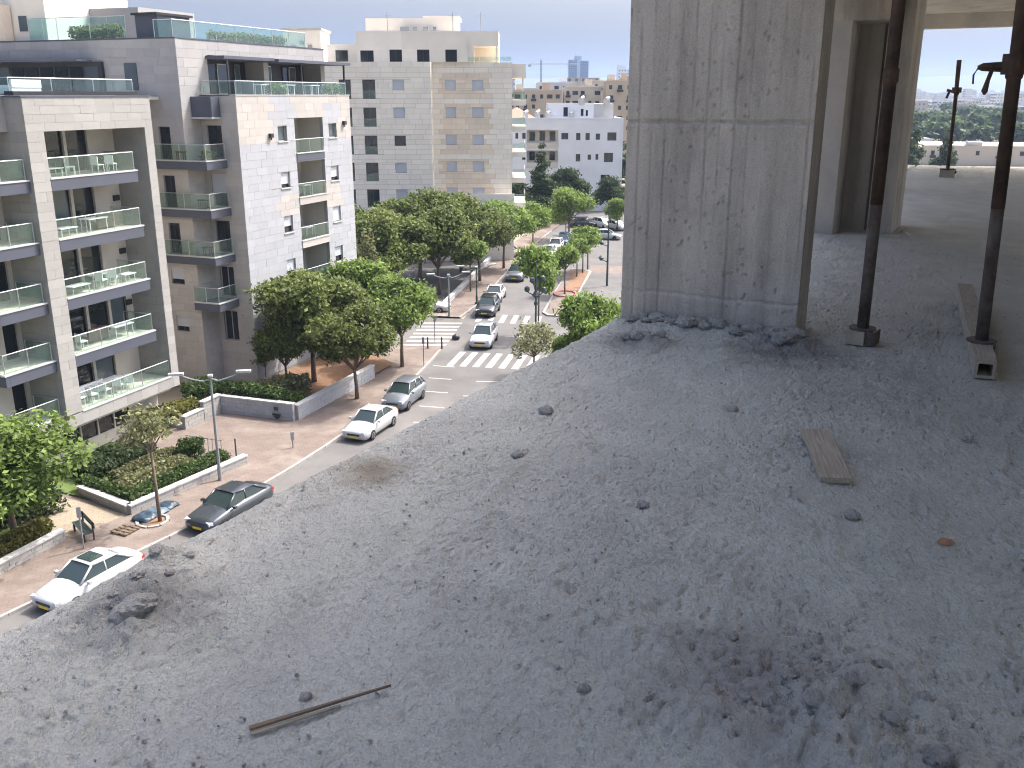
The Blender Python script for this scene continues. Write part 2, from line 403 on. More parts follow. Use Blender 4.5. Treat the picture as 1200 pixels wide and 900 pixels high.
# kerb stones, each one laid by itself along the near length
def kerb_line(pts, root, n_max, w=.16, h=.135, gap=.02, L=1.0):
    pts = [Vector((*p, 0)) for p in pts]; seg = 0; pos = pts[0].copy(); n = 0
    acc = 0; out = []
    total = [(b-a).length for a, b in zip(pts, pts[1:])]
    S = sum(total)
    def at_(d):
        for a, b, l in zip(pts, pts[1:], total):
            if d <= l: return a + (b-a)*(d/l), (b-a).normalized()
            d -= l
        return pts[-1], (pts[-1]-pts[-2]).normalized()
    d = 0
    while d + L < S and n < n_max:
        p, t = at_(d+L/2)
        o = obj('kerb_stone', KERB_ME, root, p, math.atan2(t.y, t.x)); n += 1; d += L
km = MB(); km.box(-.49,.49,-.085,.085,-.02,.135); KERB_ME = km.mesh('kerb_stone', M['kerb'])
kerb = structure(obj('kerb', None)); kerb_line(ysel(CURB, 25, 75.2), kerb, 70)
kerb2 = structure(obj('far_kerb', None)); kerb_line(far_, kerb2, 60)
# yellow entrance path and the brick forecourt between the garden walls
pp = MB(); a, b, c, d = SX(-43,30.3,.126), SX(-33.7,30.3,.126), SX(-33.2,33.2,.126), SX(-43,34.3,.126); pp.quad(tuple(a),tuple(b),tuple(c),tuple(d))
structure(pp.build('entrance_path', M['pavers_y']))
pf = MB(); pf.quad(tuple(SX(-46,41.3,.124)),tuple(SX(-32.6,41.3,.124)),tuple(SX(-33.2,48.2,.124)),tuple(SX(-46,48.2,.124)))
structure(pf.build('forecourt', M['pavers']))
gl_ = MB(); gl_.quad(tuple(SX(-41.8,34.4,.2)),tuple(SX(-33.0,33.6,.2)),tuple(SX(-32.4,40.9,.2)),tuple(SX(-41.8,40.9,.2)))
structure(gl_.build('lawn', M['grass']))
gs = MB(); gs.quad(tuple(SX(-42,48.4,.3)),tuple(SX(-33.5,48.4,.3)),tuple(SX(-33.5,62,.3)),tuple(SX(-39.9,66,.3)))
structure(gs.build('planting_bed', M['soil']))
gs = MB(); gs.quad(tuple(SX(-46,8,.3)),tuple(SX(-34.2,8,.3)),tuple(SX(-34.2,30.0,.3)),tuple(SX(-46,30,.3)))
structure(gs.build('flower_bed', M['grass']))

# road markings: every stripe a piece of its own
def stripe(root, pts, z=.006):
    m = MB(); m.poly([(*p, z) for p in pts]); m.build('stripe', M['paint'], root)
def zebra(name, p0, p1, n, w, length, dirv):
    root = structure(obj(name, None))
    p0, p1 = Vector(p0), Vector(p1); dv = Vector(dirv).normalized(); ac = (p1-p0).normalized()
    for i in range(n):
        c = p0 + (p1-p0)*(i/(n-1))
        a = c - ac*w/2 - dv*length/2; b = c + ac*w/2 - dv*length/2
        stripe(root, [tuple(a), tuple(b), tuple(b+dv*length), tuple(a+dv*length)])
zebra('zebra_crossing', (-4.4,72.3), (4.6,70.6), 10, .52, 4.2, (.2,1))
zebra('far_zebra_crossing', (-3.0,86.6), (2.4,85.6), 6, .5, 3.3, (.12,1))
zebra('side_zebra_crossing', (-7.3,76.6), (-6.4,84.4), 7, .52, 3.6, (1,-.02))
lm = structure(obj('lane_marking', None))
for (x, y) in ((-.6,79.5),(-2.6,66),(-3.4,62.5)): stripe(lm, [(x,y),(x+1.6,y-.1),(x+1.6,y+.05),(x,y+.15)])
for k in range(5): stripe(lm, [(-6.3+.05*k, 57+3.3*k),(-4.6+.05*k,56.6+3.3*k),(-4.6+.05*k,56.75+3.3*k),(-6.3+.05*k,57.15+3.3*k)])
# traffic island with its kerb and planting ring
isl = [(2.9,88.6),(3.3,87.4),(4.3,87.0),(5.0,87.7),(7.0,97.5),(9.4,110.5),(9.0,112),(7.2,112.3),(6.6,110.5),(4.4,98)]
im = MB(); im.prism(isl, -.02, .13); io = structure(im.build('traffic_island', M['kerb']))
c0 = Vector((sum(p[0] for p in isl)/len(isl), sum(p[1] for p in isl)/len(isl)))
im = MB(); im.prism([tuple(c0+(Vector(p)-c0)*Vector((.86,.975))) if False else (c0.x+(p[0]-c0.x)*.9-.02*(p[1]-c0.y)*.0, c0.y+(p[1]-c0.y)*.98) for p in isl], .1, .14)
im.build('paving', M['pavers'], io)
im = MB(); im.prism([(5.75,99),(7.0,98.8),(9.0,110.3),(7.0,110.8)], .1, .165); im.build('soil_bed', M['soil'], io)
rg = MB(); rg.tube([(5.5+1.15*math.cos(a*math.pi/10), 97+1.5*math.sin(a*math.pi/10), .17) for a in range(21)], .11, 6); rg.build('planting_ring', mat('red_ring', (.38,.12,.1), .8), io)
cr = MB(); cr.quad((9.4,110.5,.006),(17.5,108.8,.006),(18.4,114,.006),(9.6,115.5,.006)); structure(cr.build('brick_crossing', M['pavers']))

# ------------------------------------------------------------------ facade tools (street frame: x=t, y=s)
class Bld:
    def __init__(s, name, label, cat, t, sv_, az=SAZ, z=0.0, group=None):
        p = Vector((sv_*math.sin(az)+t*math.cos(az), sv_*math.cos(az)-t*math.sin(az), z))
        s.o = thing(name, label, cat, p, -az, group); s.off = (t, sv_, z)
    def add(s, name, mb, m, parent=None, smooth=False):
        return mb.build(name, m, parent or s.o, s.off, smooth)
# plane 'E': facing +t (street), u = s ; plane 'S': facing -s (towards the camera), u = t
def pt3(pl, c, u, z, d):
    return (c+d, u, z) if pl == 'E' else (u, c-d, z)
def pbox(mb, pl, c, u0, u1, z0, z1, d0, d1, mi=0):
    if pl == 'E': mb.box(c+d0, c+d1, u0, u1, z0, z1, mi)
    else: mb.box(u0, u1, c-d1, c-d0, z0, z1, mi)
def rect_minus(r, holes):
    out = [r]
    for h in holes:
        nx = []
        for (a, b, c, d) in out:
            if h[0] >= b or h[1] <= a or h[2] >= d or h[3] <= c: nx.append((a,b,c,d)); continue
            if h[2] > c: nx.append((a,b,c,h[2]))
            if h[3] < d: nx.append((a,b,h[3],d))
            lo, hi = max(c,h[2]), min(d,h[3])
            if h[0] > a: nx.append((a,h[0],lo,hi))
            if h[1] < b: nx.append((h[1],b,lo,hi))
        out = nx
    return out
def wall(B, pl, c, u0, u1, z0, z1, holes, m, depth=.35, name='wall'):
    mb = MB()
    us = sorted({u0,u1,*[v for h in holes for v in h[:2]]}); zs = sorted({z0,z1,*[v for h in holes for v in h[2:4]]})
    us = [u for u in us if u0 <= u <= u1]; zs = [z for z in zs if z0 <= z <= z1]
    for a, b in zip(us, us[1:]):
        for p, q in zip(zs, zs[1:]):
            cu, cz = (a+b)/2, (p+q)/2
            if any(h[0] < cu < h[1] and h[2] < cz < h[3] for h in holes): continue
            mb.quad(pt3(pl,c,a,p,0), pt3(pl,c,b,p,0), pt3(pl,c,b,q,0), pt3(pl,c,a,q,0))
    for h in holes:
        a, b, p, q = h[:4]
        for (x0,y0),(x1,y1) in (((a,p),(b,p)),((b,p),(b,q)),((b,q),(a,q)),((a,q),(a,p))):
            mb.quad(pt3(pl,c,x0,y0,0), pt3(pl,c,x1,y1,0), pt3(pl,c,x1,y1,-depth), pt3(pl,c,x0,y0,-depth))
    return B.add(name, mb, m)
UNIT = {}
def unit_panel(m):
    if m.name not in UNIT:
        mb = MB(); e = .04
        # a bevelled unit slab: front at y=0..1 local x depth
        v = [(0,0,0),(0,1,0),(0,1,1),(0,0,1)]
        mb.box(0,1,0,1,0,1); UNIT[m.name] = mb.mesh('stone_panel', m)
    return UNIT[m.name]
def cladding(B, pl, c, u0, u1, z0, z1, holes, mf, course=.52, length=1.05, th=.03, gap=.009, cap=300, name='stone_panel', each=True, seed=1):
    """stone slabs in courses; mf(u,z) gives the material; the first cap of them as objects, the rest joined"""
    rng = random.Random(seed); rects = []
    n = max(1, round((z1-z0)/course)); ch = (z1-z0)/n
    for k in range(n):
        p, q = z0+k*ch, z0+(k+1)*ch
        u = u0 - (length*.5 if k % 2 else rng.random()*.2*length)
        while u < u1:
            w = length*rng.uniform(.85,1.15); a, b = max(u,u0), min(u+w,u1); u += w
            if b-a < .06: continue
            rects += [r for r in rect_minus((a,b,p,q), holes) if r[1]-r[0] > .05 and r[3]-r[2] > .05]
    groups = {}
    for (a,b,p,q) in rects: groups.setdefault(mf((a+b)/2,(p+q)/2).name, []).append((a+gap/2,b-gap/2,p+gap/2,q-gap/2))
    allr = [(k, r) for k, l in groups.items() for r in l]
    allr.sort(key=lambda kr: -(kr[1][1]-kr[1][0])*(kr[1][3]-kr[1][2]))
    rest = {}
    for i, (k, (a,b,p,q)) in enumerate(allr):
        m = bpy.data.materials[k]; tt = th*rng.uniform(.7,1.0)
        if each and i < cap:
            x0, y0 = (c, a) if pl == 'E' else (a, c-tt)
            sc = (tt, b-a, q-p) if pl == 'E' else (b-a, tt, q-p)
            obj(name, unit_panel(m), B.o, (x0-B.off[0], y0-B.off[1], p-B.off[2]), 0, sc)
        else:
            pbox(rest.setdefault(k, MB()), pl, c, a, b, p, q, 0, tt)
    for k, mb in rest.items():
        tag(B.add('stone_cladding', mb, bpy.data.materials[k]), kind='stuff')
def window(B, pl, c, u0, u1, z0, z1, d=-.22, shutter=0.0, mull=1, frame=None, pane=None, sill=False, shm=None, parent=None):
    fm = frame or M['dark']; fw = .06
    f = MB()
    pbox(f, pl, c, u0, u1, z0, z0+fw, d, d+.06); pbox(f, pl, c, u0, u1, z1-fw, z1, d, d+.06)
    for k in range(mull+2):
        x = u0 + (u1-u0-fw)*k/(mull+1); pbox(f, pl, c, x, x+fw, z0+fw, z1-fw, d, d+.055)
    w = B.add('window', f, fm, parent)
    for k in range(mull+1):
        x0 = u0 + (u1-u0-fw)*k/(mull+1) + fw; x1 = u0 + (u1-u0-fw)*(k+1)/(mull+1)
        g = MB(); pbox(g, pl, c, x0, x1, z0+fw, z1-fw, d+.005+.01*(k%2), d+.02+.01*(k%2))
        B.add('pane', g, pane or M['pane'], w)
    if shutter > 0:
        zz = z1 - (z1-z0)*shutter; s_ = MB(); n = max(3, int((z1-zz)/.11))
        for k in range(n):
            a = zz+(z1-zz)*k/n; pbox(s_, pl, c, u0, u1, a, a+(z1-zz)/n-.012, d+.07, d+.095)
        pbox(s_, pl, c, u0, u1, zz, z1, d+.062, d+.075)
        tag(B.add('shutter', s_, shm or M['shutter'], w), kind='stuff')
    if sill:
        s_ = MB(); pbox(s_, pl, c, u0-.08, u1+.08, z0-.07, z0-.003, -.12, .1); B.add('sill', s_, M['lip'], w)
    return w
def glass_rail(B, pts, z, h=1.02, parent=None, gm_=None, posts=True, railm=None):
    """pts: polyline (t,s); one pane per segment piece"""
    r = MB(); r.tube([(x,y,z+h) for x, y in pts], .03, 6)
    if posts:
        for x, y in pts: r.tube([(x,y,z),(x,y,z+h)], .025, 6)
    root = B.add('railing', r, railm or M['rail'], parent)
    for a, b in zip(pts, pts[1:]):
        a, b = Vector(a), Vector(b); L = (b-a).length; n = max(1, round(L/1.6)); t = (b-a).normalized(); nn = Vector((t.y,-t.x))*.008
        for k in range(n):
            p = a + t*(L*k/n+.03); q = a + t*(L*(k+1)/n-.03)
            g = MB(); g.prism([tuple(p-nn),tuple(q-nn),tuple(q+nn),tuple(p+nn)], z+.03, z+h-.04)
            B.add('glass_pane', g, gm_ or M['glass'], root)
    return root
def lv(k): return 3.25 + 3.15*k

# ------------------------------------------------------------------ building A: beige framed balconies, nearest on the left
A = Bld('apartment_building', 'beige stone apartment block with framed balconies and blue-grey fascias, nearest on the left', 'building', -41, 41)
tA = -40.0; tb = -42.4
# body: back wall behind the balconies, ground floor and roof
holes = []
bays = [(37.95,45.05),(33.4,36.7)]
for k in range(5):
    z = lv(k)
    holes += [(38.3,39.55,z+.05,z+2.35),(39.75,41.35,z+.05,z+2.35),(41.55,43.1,z+.05,z+2.35)]
    if k in (1,): holes += [(43.3,44.6,z+.05,z+2.35)]
    holes += [(35.6,36.5,z+.05,z+2.3),(33.5,34.1,z+.05,z+2.3)]
wall(A, 'E', tb, 27, 45.7, 2.5, 20.0, holes, M['plaster'], .3)
for (a,b,p,q) in holes:
    window(A, 'E', tb, a, b, p, q, d=-.2, mull=0, pane=M['pane2'] if random.Random(int(a*70+p*9)).random() < .25 else M['pane'])
bx = MB(); bx.box(-58, tb-.36, 27, 45.68, 0, 19.95); A.add('core', bx, M['plaster'])
bx = MB(); bx.box(-58, tb-.01, 45.69, 45.74, 0, 19.95); bx.box(tb-.02, tA-2.2, 45.2, 45.72, 2.5, 18.2); A.add('side_wall', bx, M['plaster'])
# ground floor, set back, with glazing
gh = [(37.6,38.8,.9,2.1),(38.9,40.1,.9,2.1),(40.2,41.4,.9,2.1),(41.5,42.7,.9,2.1)]
wall(A, 'E', -41.4, 33, 45.2, 0, 2.5, gh, M['plaster'], .3, 'ground_floor_wall')
for (a,b,p,q) in gh: window(A, 'E', -41.4, a, b, p, q, d=-.12, mull=0)
# the stone frame
fr_ = MB(); fr_.box(tb, tA-.035, 36.79, 37.81, 3.27, 18.2); A.add('frame_column', fr_, M['joint'])
fr_ = MB(); fr_.box(tb, tA-.035, 45.14, 45.71, 3.27, 18.2); A.add('frame_column', fr_, M['joint'])
fr_ = MB(); fr_.box(-44.5, tA-.035, 36.79, 45.71, 18.22, 19.9); fr_.box(-44.5, tA-.035-1.2, 30, 36.79, 18.22, 19.9); A.add('frame_beam', fr_, M['joint'])
fr_ = MB(); fr_.box(tb, tA-.035, 36.75, 45.75, 2.53, 3.2); A.add('bottom_beam', fr_, M['joint'])
mA = lambda u, z: M['stoneA']
cladding(A, 'E', tA-.035, 36.75, 37.85, 3.27, 18.22, [], mA, .5, 1.3, .035, seed=1)
cladding(A, 'E', tA-.035, 45.1, 45.75, 3.27, 18.22, [], mA, .5, 1.3, .035, seed=2)
cladding(A, 'E', tA-.035, 36.75, 45.75, 18.22, 19.9, [], mA, .42, 1.25, .035, seed=3)
cladding(A, 'E', tA-.035, 36.75, 45.75, 2.53, 3.2, [], mA, .67, 1.25, .035, seed=4)
cladding(A, 'S', 36.79, -44.5, tA-.01, 18.22, 19.9, [], mA, .42, 1.2, .035, seed=5)
cladding(A, 'S', 36.79, tb, tA-.01, 3.27, 18.22, [], mA, .5, 1.3, .035, seed=6)
cladding(A, 'S', 45.14, tb, tA-.01, 3.27, 18.22, [], mA, .5, 1.3, .035, seed=7)
cp = MB(); cp.box(-44.6, tA+.04, 36.68, 45.82, 19.9, 19.98); cp.box(-44.6, tA-1.16, 30, 36.68, 19.9, 19.98); A.add('coping', cp, M['fascia'])
cp = MB(); cp.box(tA-.2, tA+.03, 37.87, 45.08, 3.2, 3.26); A.add('coping', cp, M['lip'])
# balconies
for k in range(5):
    z = lv(k)
    if k:
        s_ = MB(); s_.box(tb, tA-.3, 37.86, 44.1, z-.28, z-.02); b_ = A.add('balcony', s_, M['plaster'])
        s_ = MB(); s_.box(tA-.3, tA, 37.87, 44.13, z-.62, z-.03); s_.box(tb+.1, tA-.31, 44.0, 44.12, z-.62, z-.03); A.add('fascia', s_, M['fascia'], b_)
        s_ = MB(); s_.box(tA-.28, tA+.03, 37.87, 44.17, z-.03, z+.045); A.add('lip', s_, M['lip'], b_)
        glass_rail(A, [(tA-.12,37.9),(tA-.12,39.95),(tA-.12,42.0),(tA-.12,44.02),(tb+.2,44.02)], z+.04, 1.0, b_)
    else:
        s_ = MB(); s_.box(tb, tA-.3, 37.86, 45.1, z-.28, z-.02); b_ = A.add('balcony', s_, M['plaster'])
        glass_rail(A, [(tA-.12,37.9),(tA-.12,40.3),(tA-.12,42.7),(tA-.12,45.05)], z+.02, 1.0, b_)
    s_ = MB(); s_.box(tb, tA-.5, 33.7, 36.76, z-.28, z-.02); b_ = A.add('balcony', s_, M['plaster'])
    s_ = MB(); s_.box(tA-.5, tA-.22, 33.75, 36.74, z-.6, z-.03); s_.box(tb, tA-.22, 33.5, 33.74, z-.6, z-.03); A.add('fascia', s_, M['fascia'] if k else M['stoneA'], b_)
    s_ = MB(); s_.box(tA-.46, tA-.18, 33.45, 36.745, z-.03, z+.045); A.add('lip', s_, M['lip'], b_)
    glass_rail(A, [(tb+.1,33.6),(tA-.34,33.6),(tA-.34,35.1),(tA-.34,36.6),(tb+.3,36.6)], z+.04, 1.0, b_)
# soffit under the ground-floor overhang, dark vent boxes on the right pier
s_ = MB(); s_.box(-42.35, tA-.2, 33.7, 45.1, 2.36, 2.5); A.add('soffit', s_, M['plaster'])
for k in (1,2,3): 
    s_ = MB(); s_.box(tb-.0, tb+.12, 44.5, 44.95, lv(k)+1.3, lv(k)+1.62); A.add('vent_box', s_, M['dark'])
# roof terrace of A
s_ = MB(); s_.box(-58, -41.4, 28, 45.7, 19.7, 19.965); s_.box(-58, -44.6, 45.7, 51.9, 19.7, 19.9); A.add('roof_terrace', s_, M['plaster'])
glass_rail(A, [(-41.0,45.6),(-41.0,42.6),(-41.0,39.7),(-41.0,37.0),(-44.4,37.0),(-48,36.9)], 19.98, .85)
s_ = MB(); s_.box(-41.3,-40.7,36.95,45.66,19.985,20.18); A.add('terrace_kerb', s_, M['dark'])

# ------------------------------------------------------------------ building B: white street face, grey upper storeys
Bb = Bld('apartment_building', 'white and grey stone apartment block with corner balconies and roof terrace behind the beige block', 'building', -44, 60)
tB = -40.0; sB = 53.8; s1 = 51.97; tc = -42.95; EB = 68.3
bh = []
wins = []
for k, (p, q) in enumerate(((16.85,17.92),(13.6,14.72),(10.4,11.6),(7.22,8.45))):
    for (a,b) in ((58.28,59.4),(65.0,66.15)):
        bh.append((a,b,p,q)); wins.append((a,b,p,q,k))
loggia = [(60.4,64.2,15.88,18.4),(60.4,64.2,12.7,15.3),(60.4,64.2,9.5,12.2),(60.4,64.2,6.3,9.0)]
wall(Bb, 'E', tB-.035, sB, EB, 0, 20.0, bh, M['joint'], .25) if False else None
wall(Bb, 'E', tB-.035, sB+.01, EB, 0, 19.95, bh+loggia, M['joint'], .25)
def mB(u, z):
    if z > 16.8:
        if 57.9 < u < 60.4 or (64.2 < u < 66.3 and z < 19.2): return M['stoneW']
        return M['stoneT']
    if (57.9 < u < 60.3 and (14.9 < z < 16.6 or 11.75 < z < 13.3)) : return M['stoneT'] if z < 13.4 else M['stoneW']
    if 64.3 < u < 66.3 and (11.8 < z < 13.4 or 6.0 < z < 7.1): return M['stoneT']
    return M['stoneW']
cladding(Bb, 'E', tB-.035, sB, EB, .5, 19.95, bh+loggia, mB, .525, 1.2, .035, cap=290, seed=11)
rw = random.Random(5)
for (a,b,p,q,k) in wins:
    window(Bb, 'E', tB-.035, a, b, p, q, d=-.2, shutter=0 if k == 0 else rw.choice((.62,.7,.75,.95)), mull=0, pane=M['pane2'] if k == 0 else M['pane'], sill=True, frame=M['rail'] if k == 0 else None)
# loggias with their balconies
lg = MB()
for (a,b,p,q) in loggia:
    lg.quad((tB-.3,a,p),(tB-.3,a,q),(tB-2.2,a,q),(tB-2.2,a,p)); lg.quad((tB-.3,b,p),(tB-2.2,b,p),(tB-2.2,b,q),(tB-.3,b,q))
    lg.quad((tB-2.2,a,p),(tB-2.2,a,q),(tB-2.2,b,q),(tB-2.2,b,p)); lg.quad((tB-.3,a,q),(tB-.3,b,q),(tB-2.2,b,q),(tB-2.2,a,q)); lg.quad((tB-.3,a,p),(tB-2.2,a,p),(tB-2.2,b,p),(tB-.3,b,p))
Bb.add('loggia', lg, M['plaster'])
for k, (a,b,p,q) in enumerate(loggia):
    s_ = MB(); s_.box(tB-2.1, tB+.05, a+.03, b-.03, p-.5, p+.0); b_ = Bb.add('balcony', s_, M['fascia'] if k == 0 else M['stoneT'])
    s_ = MB(); s_.box(tB-.2, tB+.09, a+.0, b-.0, p+.003, p+.07); Bb.add('lip', s_, M['lip'], b_)
    glass_rail(Bb, [(tB-.05,a+.05),(tB-.05,(a+b)/2),(tB-.05,b-.05)], p+.07, .95, b_)
    window(Bb, 'E', tB-2.19, a+.5, a+2.0, p+.05, p+2.15, d=0.0, mull=0, shutter=.999 if k != 1 else .0, shm=M['shutter2'])
# the camera-side walls: right of the notch, the notch's side wall, left of the notch
hS = [(-42.55,-41.35,lv(k)+.05,lv(k)+2.2) for k in range(0,5)]
wall(Bb, 'S', sB+.035, tc, tB-.02, 0, 19.95, hS, M['joint'], .25)
mBS = lambda u, z: M['stoneT']
cladding(Bb, 'S', sB+.035, tc, tB-.01, .3, 19.95, hS, mBS, .525, 1.2, .035, each=False, seed=12)
for k, h in enumerate(hS): window(Bb, 'S', sB+.035, *h, d=-.2, mull=1, shutter=(.0,.0,.0,.6,.0)[k], frame=M['rail'] if k in (0,1) else None)
hL = [(-45.0,-44.05,lv(k)+.05,lv(k)+2.15) for k in (2,3,4)] + [(-45.2,-44.1,lv(1)+1.1,lv(1)+2.2),(-45.2,-44.1,lv(0)+.9,lv(0)+2.0)]
wall(Bb, 'S', s1+.035, -60, tc, 0, 23.45, hL, M['joint'], .25)
mG = lambda u, z: M['stoneG'] if z > 16.7 else M['stoneT']
cladding(Bb, 'S', s1+.035, -60, tc+.03, 12, 23.45, hL+[(-60,-46.5,12,20.0)], mG, .54, 1.25, .035, each=False, seed=13)
cladding(Bb, 'S', s1+.035, -48, tc+.03, .3, 12, hL, mG, .525, 1.2, .035, each=False, seed=14)
for k, h in enumerate(hL): window(Bb, 'S', s1+.035, *h, d=-.2, mull=1, shutter=.7 if k > 2 else 0)
hE = [(52.5,53.2,18.2,19.6),(52.7,53.4,16.9,17.5)]
wall(Bb, 'E', tc-.0, s1+.035, sB+.03, 0, 20.0, [], M['joint'], .2)
cladding(Bb, 'E', tc, s1+.0, sB, .3, 20.0, [], lambda u, z: M['stoneG'] if z > 19.0 else M['stoneT'], .525, 1.0, .035, each=False, seed=15)
# penthouse: street face set back, with long terrace opening
ph = [(55.0,61.3,20.05,22.55),(61.9,69.0,20.05,22.55)]
wall(Bb, 'E', tc-.0, sB+.03, 69.6, 20.0, 23.45, ph, M['joint'], 1.6)
cladding(Bb, 'E', tc, s1+.0, 69.6, 20.0, 23.45, ph, lambda u, z: M['stoneG'], .54, 1.25, .035, each=False, seed=16)
bx = MB(); bx.box(-60, tc-2.2, s1+.6, 69.5, 0, 23.4); bx.box(-60, tc-.05, 69.3, 69.6, 20, 23.4); bx.box(-45, tB-.5, 68.0, 68.25, 0, 19.9); bx.box(-60,tc-.1,s1+.3,69.5,23.2,23.42); Bb.add('core', bx, M['stoneG'])
bx = MB(); bx.box(tc-2.19, tc-1.62, 54.6, 69.2, 20.02, 23.1); Bb.add('penthouse_wall', bx, M['dark'])
for (a,b,g_) in ((55.3,56.6,0),(56.7,57.9,0),(58.0,59.2,1),(60.0,60.6,1),(62.6,63.6,0),(63.7,64.5,1),(66.0,66.8,0),(66.9,67.8,1)):
    window(Bb, 'E', tc-1.6, a, b, 20.06, 22.1, d=.01, mull=0, pane=M['pane2'] if g_ else M['pane'], frame=M['rail'] if g_ else M['dark'])
bx = MB(); bx.box(tc-1.5, tB-1.4, 54.8, 60.6, 22.3, 22.5); bx.box(tc-1.5, tB-1.1, 60.6, 70.6, 22.26, 22.46); Bb.add('canopy', bx, M['fascia'])
for s_ in (55.2, 64.0, 70.2):
    bx = MB(); bx.box(tB-1.6, tB-1.48, s_, s_+.12, 20.0, 22.25); Bb.add('canopy_post', bx, M['dark'])
bx = MB(); bx.box(tc, tB-.05, sB+.02, EB-.02, 19.6, 19.92); Bb.add('terrace_floor', bx, M['plaster'])
cp = MB(); cp.box(tB-.5, tB+.03, sB-.03, EB+.02, 19.955, 20.02); Bb.add('coping', cp, M['lip'])
cp = MB(); cp.box(-60, tc+.05, s1-.02, s1+.4, 23.46, 23.54); cp.box(tc-.4, tc+.06, s1+.4, 69.65, 23.455, 23.54); Bb.add('coping', cp, M['fascia'])
glass_rail(Bb, [(tc+.1,sB+.3),(tB-.2,sB+.3)] + [(tB-.2, sB+.3+(EB-sB-.5)*i/7) for i in range(1,8)] + [(tc+.1,EB-.2)], 20.03, .85)
# planter box hung beside the terrace, stepped ledge on the grey wall
bx = MB(); bx.box(tc, tB-1.3, sB-.9, sB-.02, 18.6, 19.9); Bb.add('planter_wall', bx, M['fascia'])
bx = MB(); bx.box(tc-.0, tB-1.25, sB-1.0, sB-.0, 18.5, 18.6); Bb.add('lip', bx, M['lip'])
# corner balconies
for k in range(0,5):
    z = lv(k)
    if k == 0: continue
    tl = -45.3 if k >= 2 else -43.2
    s_ = MB(); s_.prism([(tl,s1-.3),(-41.1,s1-.3),(-41.1,sB-.0),(tc+.04,sB-.0),(tc+.04,s1-.02),(tl,s1-.02)], z-.55, z-.03); b_ = Bb.add('balcony', s_, M['fascia'])
    s_ = MB(); s_.box(tl-.03, -41.06, s1-.36, s1-.2, z-.028, z+.05); s_.box(-41.24,-41.06, s1-.2, sB-.03, z-.028, z+.05); Bb.add('lip', s_, M['lip'], b_)
    glass_rail(Bb, [(tl,s1-.26),((tl-41.15)/2,s1-.26),(-41.15,s1-.26),(-41.15,sB-.1)], z+.05, 1.0, b_)
# AC unit boxes and lamps on the faces
for (s_,z) in ((57.3,17.3),(67.2,17.9)):
    b_ = MB(); b_.box(tB, tB+.22, s_-.16, s_+.16, z-.14, z+.14); b_.tube([(tB+.1,s_,z-.3),(tB+.14,s_,z-.1)], .04, 6); Bb.add('wall_lamp', b_, M['dark'])
# roof: dark stair cabin, glass railings, planters, cream tower
bx = MB(); bx.box(-47.0,-45.2, 53.2,56.4, 23.44,25.0); rcb = Bb.add('roof_cabin', bx, M['fascia'])
bx = MB(); bx.box(-47.15,-45.05, 53.0,56.6, 25.0,25.15); Bb.add('roof', bx, M['dark'], rcb)
glass_rail(Bb, [(-55.5,s1+.5),(-53,s1+.5),(-50.2,s1+.5),(-47.2,s1+.5)], 23.55, 1.4, gm_=M['glassb'])
glass_rail(Bb, [(-45.0,s1+.6),(tc-.6,s1+.6)] + [(tc-.6, s1+.6+2.2*i) for i in range(1,8)], 23.55, 1.1, gm_=M['glassb'])
bx = MB(); bx.box(-54.6,-50,57,63,23.4,25.9); Bb.add('stair_head', bx, M['stoneG'])
bx = MB(); bx.box(-64,-54.4, s1+1.0, s1+9, 23.4, 28.5); tw = Bb.add('roof_tower', bx, M['stoneC'])
bx = MB(); bx.box(-66,-57.4, s1+.2, s1+.9, 23.4, 25.9); Bb.add('tower_base', bx, M['stoneC2'])
bx = MB(); bx.box(-56.8,-56.1, s1+.93, s1+1.02, 24.2, 25.2); Bb.add('tower_window', bx, M['pane2'], tw)
# glazed terrace room facing A's roof
wr = MB(); wr.box(-60,-48.9, s1-.25, s1-.02, 19.97, 22.1); gz = Bb.add('terrace_room', wr, M['dark'])
for k in range(8):
    g = MB(); g.box(-59.4+1.3*k,-59.4+1.3*k+1.1, s1-.28, s1-.255, 20.1, 21.8); Bb.add('pane', g, M['pane2'] if k in (0,1,7) else M['pane'], gz)
wr = MB(); wr.box(-60,-49.6, s1-1.6, s1-.3, 22.1, 22.22); Bb.add('awning', wr, M['fascia'], gz)
bx = MB(); bx.box(-47.2,-46.2, s1-.05, s1+.0, 20.3, 22.0); Bb.add('terrace_door', bx, M['pane2'])

# ------------------------------------------------------------------ building C: cream block across the side street
C = Bld('apartment_building', 'tall cream stone block with shuttered windows behind the street trees', 'building', -12, 122, 0.0)
YC = 118.0
cl = [(21.75,20.55),(18.55,17.35),(15.3,14.1),(12.1,10.9),(8.9,7.7)]
hC = []; shC = []
rc = random.Random(3)
for k, (q, p) in enumerate(cl):
    hC += [(-20.6,-19.2,p-1.0,q),(-17.8,-16.3,p-1.0,q),(-14.2,-12.85,p,q)]
    shC += [0,0,(1,1,0,1,1)[k]]
wall(C, 'S', YC+.035, -30, -9.7, 0, 23.75, hC, M['joint'], .25)
cladding(C, 'S', YC+.035, -30, -9.66, 0, 23.75, hC, lambda u, z: M['stoneC'], .6, 1.5, .035, gap=.02, each=False, seed=21)
for h, s_ in zip(hC, shC):
    w = window(C, 'S', YC+.035, *h, d=-.2, mull=1, shutter=s_*.98)
    if h[3]-h[2] > 1.5:
        g = MB(); pbox(g, 'S', YC+.035, h[0], h[1], h[2]+.02, h[2]+.95, -.06, -.04); C.add('guard_glass', g, M['glass'], w)
